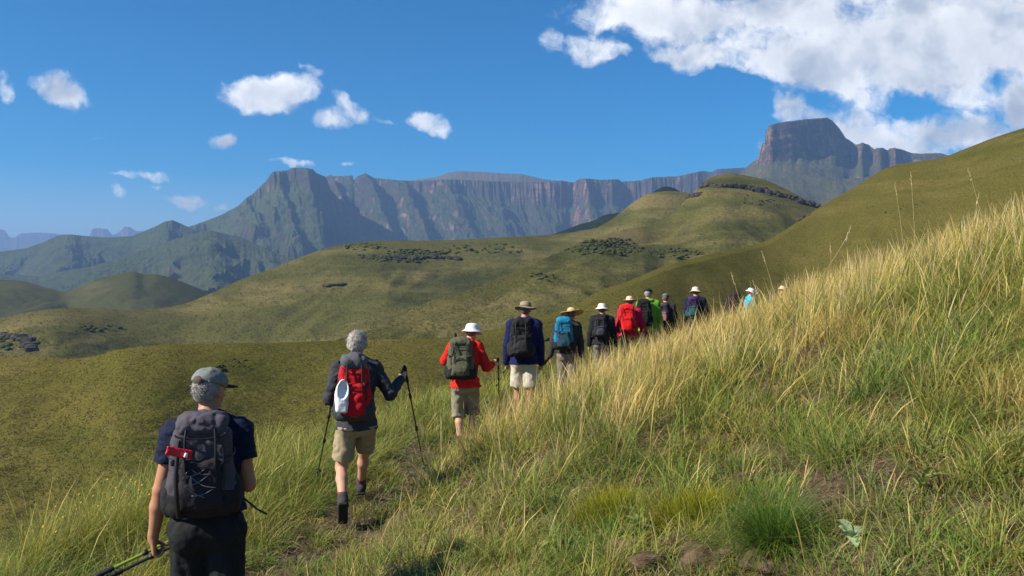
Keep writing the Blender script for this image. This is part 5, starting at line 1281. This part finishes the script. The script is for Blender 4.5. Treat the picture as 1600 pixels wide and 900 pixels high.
outcrop('rock_band', V2, [(0, 524), (25, 526), (44, 532), (48, 545)], 2.0, 4.0, 16, 'x')
outcrop('rock_band', V1, [(1246, 342), (1254, 339), (1262, 337)], .8, 1.4, 7, 'x')

# ---- near ground
def hit(px, py, d0=2.0, d1=40.0):
    a, b = ratios(px, py); d = np.linspace(d0, d1, 1500); k = np.nonzero(b*d < G(a*d, d))[0]
    q = d[k[0]] if len(k) else d1; return np.array([a*q, q, float(G(a*q, q))])
m_stone = simple_mat('weathered basalt', (.040, .027, .018), (.14, .098, .064), 9, .9, .02, 7)
m_pale = simple_mat('pale lichen stone', (.22, .19, .15), (.42, .38, .31), 20, .7, .01, 6)
RK = [(985, 868, .16, 'flat brown rock at the left end of the bare soil, bottom of the picture'), (1020, 885, .13, 'dark rock lowest in the bare soil at the bottom edge'), (1062, 862, .12, 'angular brown rock in the middle of the bare soil'),
      (1100, 878, .17, 'largest brown rock in the bare soil below the yellow-green bush'), (1150, 868, .11, 'grey brown rock just left of the round green tussock'), (1188, 884, .12, 'dark rock under the round green tussock'), (1130, 848, .08, 'small rock between the bush and the round tussock'),
      (1215, 892, .09, 'small dark stone right of the other rocks at the bottom edge'), (1172, 752, .10, 'brown stone in the upper bare patch above the round tussock'), (740, 762, .13, 'tan stone sticking out of the grass near the middle of the picture')]
for i, (px, py, r, lb) in enumerate(RK):
    c = hit(px, py); r *= .85; c[2] += r*.02; v, f = boulder(i+3, (r*1.2, r, r*.62))
    v = v+np.array([0, 0, 1])*.0; o = obj_of('rock', mesh_np('rock', v, f, m_stone)); o.location = c; tag(o, lb, 'rock', 'rocks in the bare soil')
# pebbles and clods
n = 2600; x = rng.normal(1.05, .75, n); y = rng.normal(3.6, .35, n); k = rng.random(n) < bare(x, y)+.1; x, y = x[k], y[k]
x2 = np.concatenate([x]+[rng.normal(b[0], b[2]*.6, 130) for b in BARE]); y2 = np.concatenate([y]+[rng.normal(b[1], b[3]*.6, 130) for b in BARE])
r = rng.uniform(.003, .014, len(x2))**1.0*np.where(rng.random(len(x2)) < .08, 2, 1); v, f = blobs(np.stack([x2, y2, G(x2, y2)+r*.3], -1), np.stack([r*1.2, r, r*.7], -1), IC2, .35, 1.7, .2)
tag(obj_of('pebbles', mesh_np('pebbles', v, f, m_stone, smooth=False)), 'loose pebbles and clods on the bare soil', 'pebbles', kind='stuff')

def plant_thing(name, label, cat, loc, specs, group=None):
    """one plant: its blades are one mesh in its own place"""
    T = Turf()
    for (dx, dy, nb, rad, h, sp, dr, wd, p0, p1, kw) in specs:
        tussocks(np.array([loc[0]+dx]), np.array([loc[1]+dy]), nb, rad, h, sp, dr, wd, p0, p1, T, **kw)
    me = mesh_np(name, np.concatenate(T.V)-np.array(loc, np.float32), ribbon_faces(T.n), mat_leaf, col=np.concatenate(T.C))
    o = obj_of(name, me); o.location = loc; return tag(o, label, cat, group)
DG = 1.3*np.array([[.060, .125, .012], [.08, .15, .018], [.07, .135, .02], [.10, .17, .02]])
c = hit(1212, 856)
plant_thing('grass_tussock', 'round dark green needle-leaved tussock above the bare soil', 'tussock', c, [(0, 0, 1500, .07, .30, 1.25, .55, .0026, DG*.5, DG*1.1, dict(hj=.16, wind=(0, 0)))])
YG = 1.25*np.array([[.32, .34, .015], [.46, .40, .02], [.24, .30, .02], [.42, .32, .02]])
def heath(px, py, r, label):
    c = hit(px, py); sp = []
    for i in range(60):
        a = rng.uniform(0, 6.28); q = r*math.sqrt(rng.random()); sp.append((math.cos(a)*q, math.sin(a)*q*.8, 70, .035, .17*(1-.45*(q/r)**2), .9, .2, .0045, DG*.45, YG*.8, dict(hj=.35, wind=(0, 0))))
    return plant_thing('heath_bush', label, 'bush', c, sp, 'yellow-green heath bushes')
heath(955, 812, .19, 'yellow-green heath bush with leafy sprigs, left of the pair'); heath(1085, 822, .19, 'yellow-green heath bush touching the round green tussock')
def leafy(px, py, nleaf, ln, wd, label, pal, name='leafy_plant', h=.5, group='leafy plants in the grass'):
    c = hit(px, py); V = []; Fl = []; Cc = []
    for i in range(nleaf):
        a = 2.4*i+rng.uniform(-.3, .3); el = rng.uniform(.35, 1.2); L = ln*rng.uniform(.6, 1.15); W_ = wd*rng.uniform(.7, 1.2); z0 = h*ln*rng.uniform(0, 1)
        d = np.array([math.cos(a), math.sin(a), 0]); s_ = np.array([-d[1], d[0], 0]); b = len(V); col = pick(pal, 1)[0]
        for j, t_ in enumerate(np.linspace(0, 1, 6)):
            p = d*L*t_*math.cos(el)+np.array([0, 0, z0+L*(t_*math.sin(el)-.45*t_*t_)]); ww = W_*math.sin(math.pi*min(.97, .12+.85*t_))*.5
            for k_, o_ in enumerate((-1, 0, 1)): V.append(p+s_*ww*o_+np.array([0, 0, .25*ww*abs(o_)])); Cc.append(col*(1.25 if o_ == 0 else 1))
        for j in range(5):
            for k_ in range(2): q = b+j*3+k_; Fl.append((q, q+1, q+4, q+3))
    o = obj_of(name, mesh_np(name, np.array(V), np.array(Fl), mat_leaf, col=np.array(Cc))); o.location = c; return tag(o, label, 'plant', group)
BLG = np.array([[.14, .20, .045], [.19, .25, .06], [.11, .17, .04], [.24, .28, .07]]); PALEG = np.array([[.36, .42, .24], [.45, .50, .28], [.28, .36, .20]])
leafy(1000, 850, 26, .16, .035, 'grey-green leafy plant between the two heath bushes', BLG)
leafy(868, 872, 22, .17, .032, 'leafy green plant at the bottom, left of the rocks', BLG)
leafy(1330, 856, 9, .13, .05, 'plant with one pale broad leaf in the shade right of the round tussock', PALEG)
leafy(1497, 545, 14, .12, .020, 'pale yellow-green star-shaped plant in the tall grass at right', np.array([[.48, .52, .12], [.40, .46, .12]]))
leafy(1385, 560, 10, .16, .028, 'pale grey-green plant in the grass right of the middle', PALEG)
leafy(1005, 622, 14, .20, .04, 'broad green leaves amid the golden grass', BLG)
leafy(1440, 780, 12, .18, .03, 'green blade-leaved plant at the lower right', BLG)
leafy(655, 800, 14, .14, .03, 'low leafy plant beside the path below the red-pack hiker', BLG)
# yellow-flowered herbs below the path at the left
m_yel = plain_mat('yellow petals', (.55, .36, .02), .7); m_oran = plain_mat('orange petals', (.55, .25, .02), .7)
def herb(px, py, label, nst, hgt, heads):
    c = hit(px, py, 3.5, 12); T = Turf()
    tussocks(np.array([c[0]]), np.array([c[1]]), nst, .30, hgt, .55, .4, .004, DG*.8, OLIVE*1.1, T, hj=.3)
    tussocks(np.full(14, c[0])+rng.normal(0, .18, 14), np.full(14, c[1])+rng.normal(0, .15, 14), 24, .03, hgt*.75, 1.5, .3, .0035, OLIVE*.7, OLIVE*1.25, T, zoff=hgt*.25)
    r_ = empty('flowering_herb', tuple(c)); tag(r_, label, 'herb', 'yellow-flowered herbs at the path edge')
    me = mesh_np('stems', np.concatenate(T.V)-c.astype(np.float32), ribbon_faces(T.n), mat_leaf, col=np.concatenate(T.C)); obj_of('stems', me, r_)
    for i in range(heads):
        p = np.array([rng.normal(0, .17), rng.normal(0, .15), hgt*rng.uniform(.75, 1.1)])
        v, f = blobs(np.array([[0, 0, 0]]), np.array([[.011, .011, .006]]), IC2, .3, 2.); o = obj_of('flower_head', mesh_np('flower_head', v, f, m_yel if i % 4 else m_oran), r_); o.location = p
herb(95, 880, 'herb with yellow flowers nearest the lower left corner', 110, .40, 8); herb(205, 850, 'tall feathery herb with yellow flowers left of the nearest man', 150, .50, 9); herb(262, 845, 'herb with few yellow flowers right behind the nearest man\'s left arm', 120, .45, 4)
herb(150, 850, 'herb with orange and yellow flowers between its two neighbours', 120, .42, 6)
# single tall stems that stand out against the hill
def stem(px0, py0, px1, py1, bow, label, hd=.13, colr=(.42, .36, .16), wd=.003):
    a = hit(px0, py0, 2.5, 25); b = np.array(P(px1, py1, a[1]+.1)); pts = []
    for t_ in np.linspace(0, 1, 12): pts.append((b-a)*t_+np.array([bow*math.sin(math.pi*t_)*.5, 0, bow*math.sin(math.pi*t_)*.6]))
    r_ = empty('tall_grass_plant', tuple(a)); tag(r_, label, 'grass plant', 'single tall grasses in seed')
    mt = STEMM; tube_mesh('stalk', pts, [wd*(1-.5*i/11) for i in range(12)], mt, r_, 5)
    L = np.linalg.norm(b-a); T = []
    k = max(6, int(22)); C_ = []; Rr = []
    dv = unit(np.array(pts[-1])-np.array(pts[-2]))
    for i in range(k):
        t_ = i/k; p = np.array(pts[-1])-dv*hd*(1-t_); C_.append(p+rng.normal(0, .003, 3)); Rr.append([.0035*(1.2-t_), .0035*(1.2-t_), .011])
    if a[1] < 4.5: return
    v, f = blobs(np.array(C_), np.array(Rr), IC1, .2, 2.); obj_of('seed_head', mesh_np('seed_head', v, f, SEEDM), r_)
STEMM = simple_mat('dry stem', (.30, .26, .10), (.45, .38, .18), 60, .1, .001); SEEDM = simple_mat('seed head', (.36, .28, .15), (.55, .46, .28), 90, .1, .001)
for a in [(1418, 470, 1398, 285, .03, 'tall seed stem leftmost of the group on the right brow'), (1432, 470, 1423, 268, .02, 'tallest seed stem of the group on the right brow'), (1545, 420, 1512, 262, .05, 'seed stem leaning left near the right edge of the picture'),
          (1500, 440, 1530, 300, .02, 'seed stem leaning right near the right edge'), (1225, 520, 1190, 392, .02, 'thin seed stem right of the last hikers'), (1300, 480, 1297, 378, .01, 'upright seed stem against the dark hillside, right of the hikers'),
          (1175, 560, 1142, 425, .03, 'seed stem crossing in front of the farthest hikers'), (1210, 560, 1176, 437, .02, 'pale seed stem between the two farthest hikers'), (1130, 640, 1330, 352, .55, 'long arching grass stem sweeping up to the right over the golden grass'),
          (1050, 880, 1062, 800, .02, 'thin dry stem rising from the rocks'), (1030, 885, 1015, 800, .01, 'leaning dry stalk at the left of the rocks'), (1180, 870, 1150, 815, .01, 'short pale dry stalk leaning left before the round tussock'), (105, 850, 120, 785, .03, 'bent grass stem at the far left below the path')]:
    stem(*a)
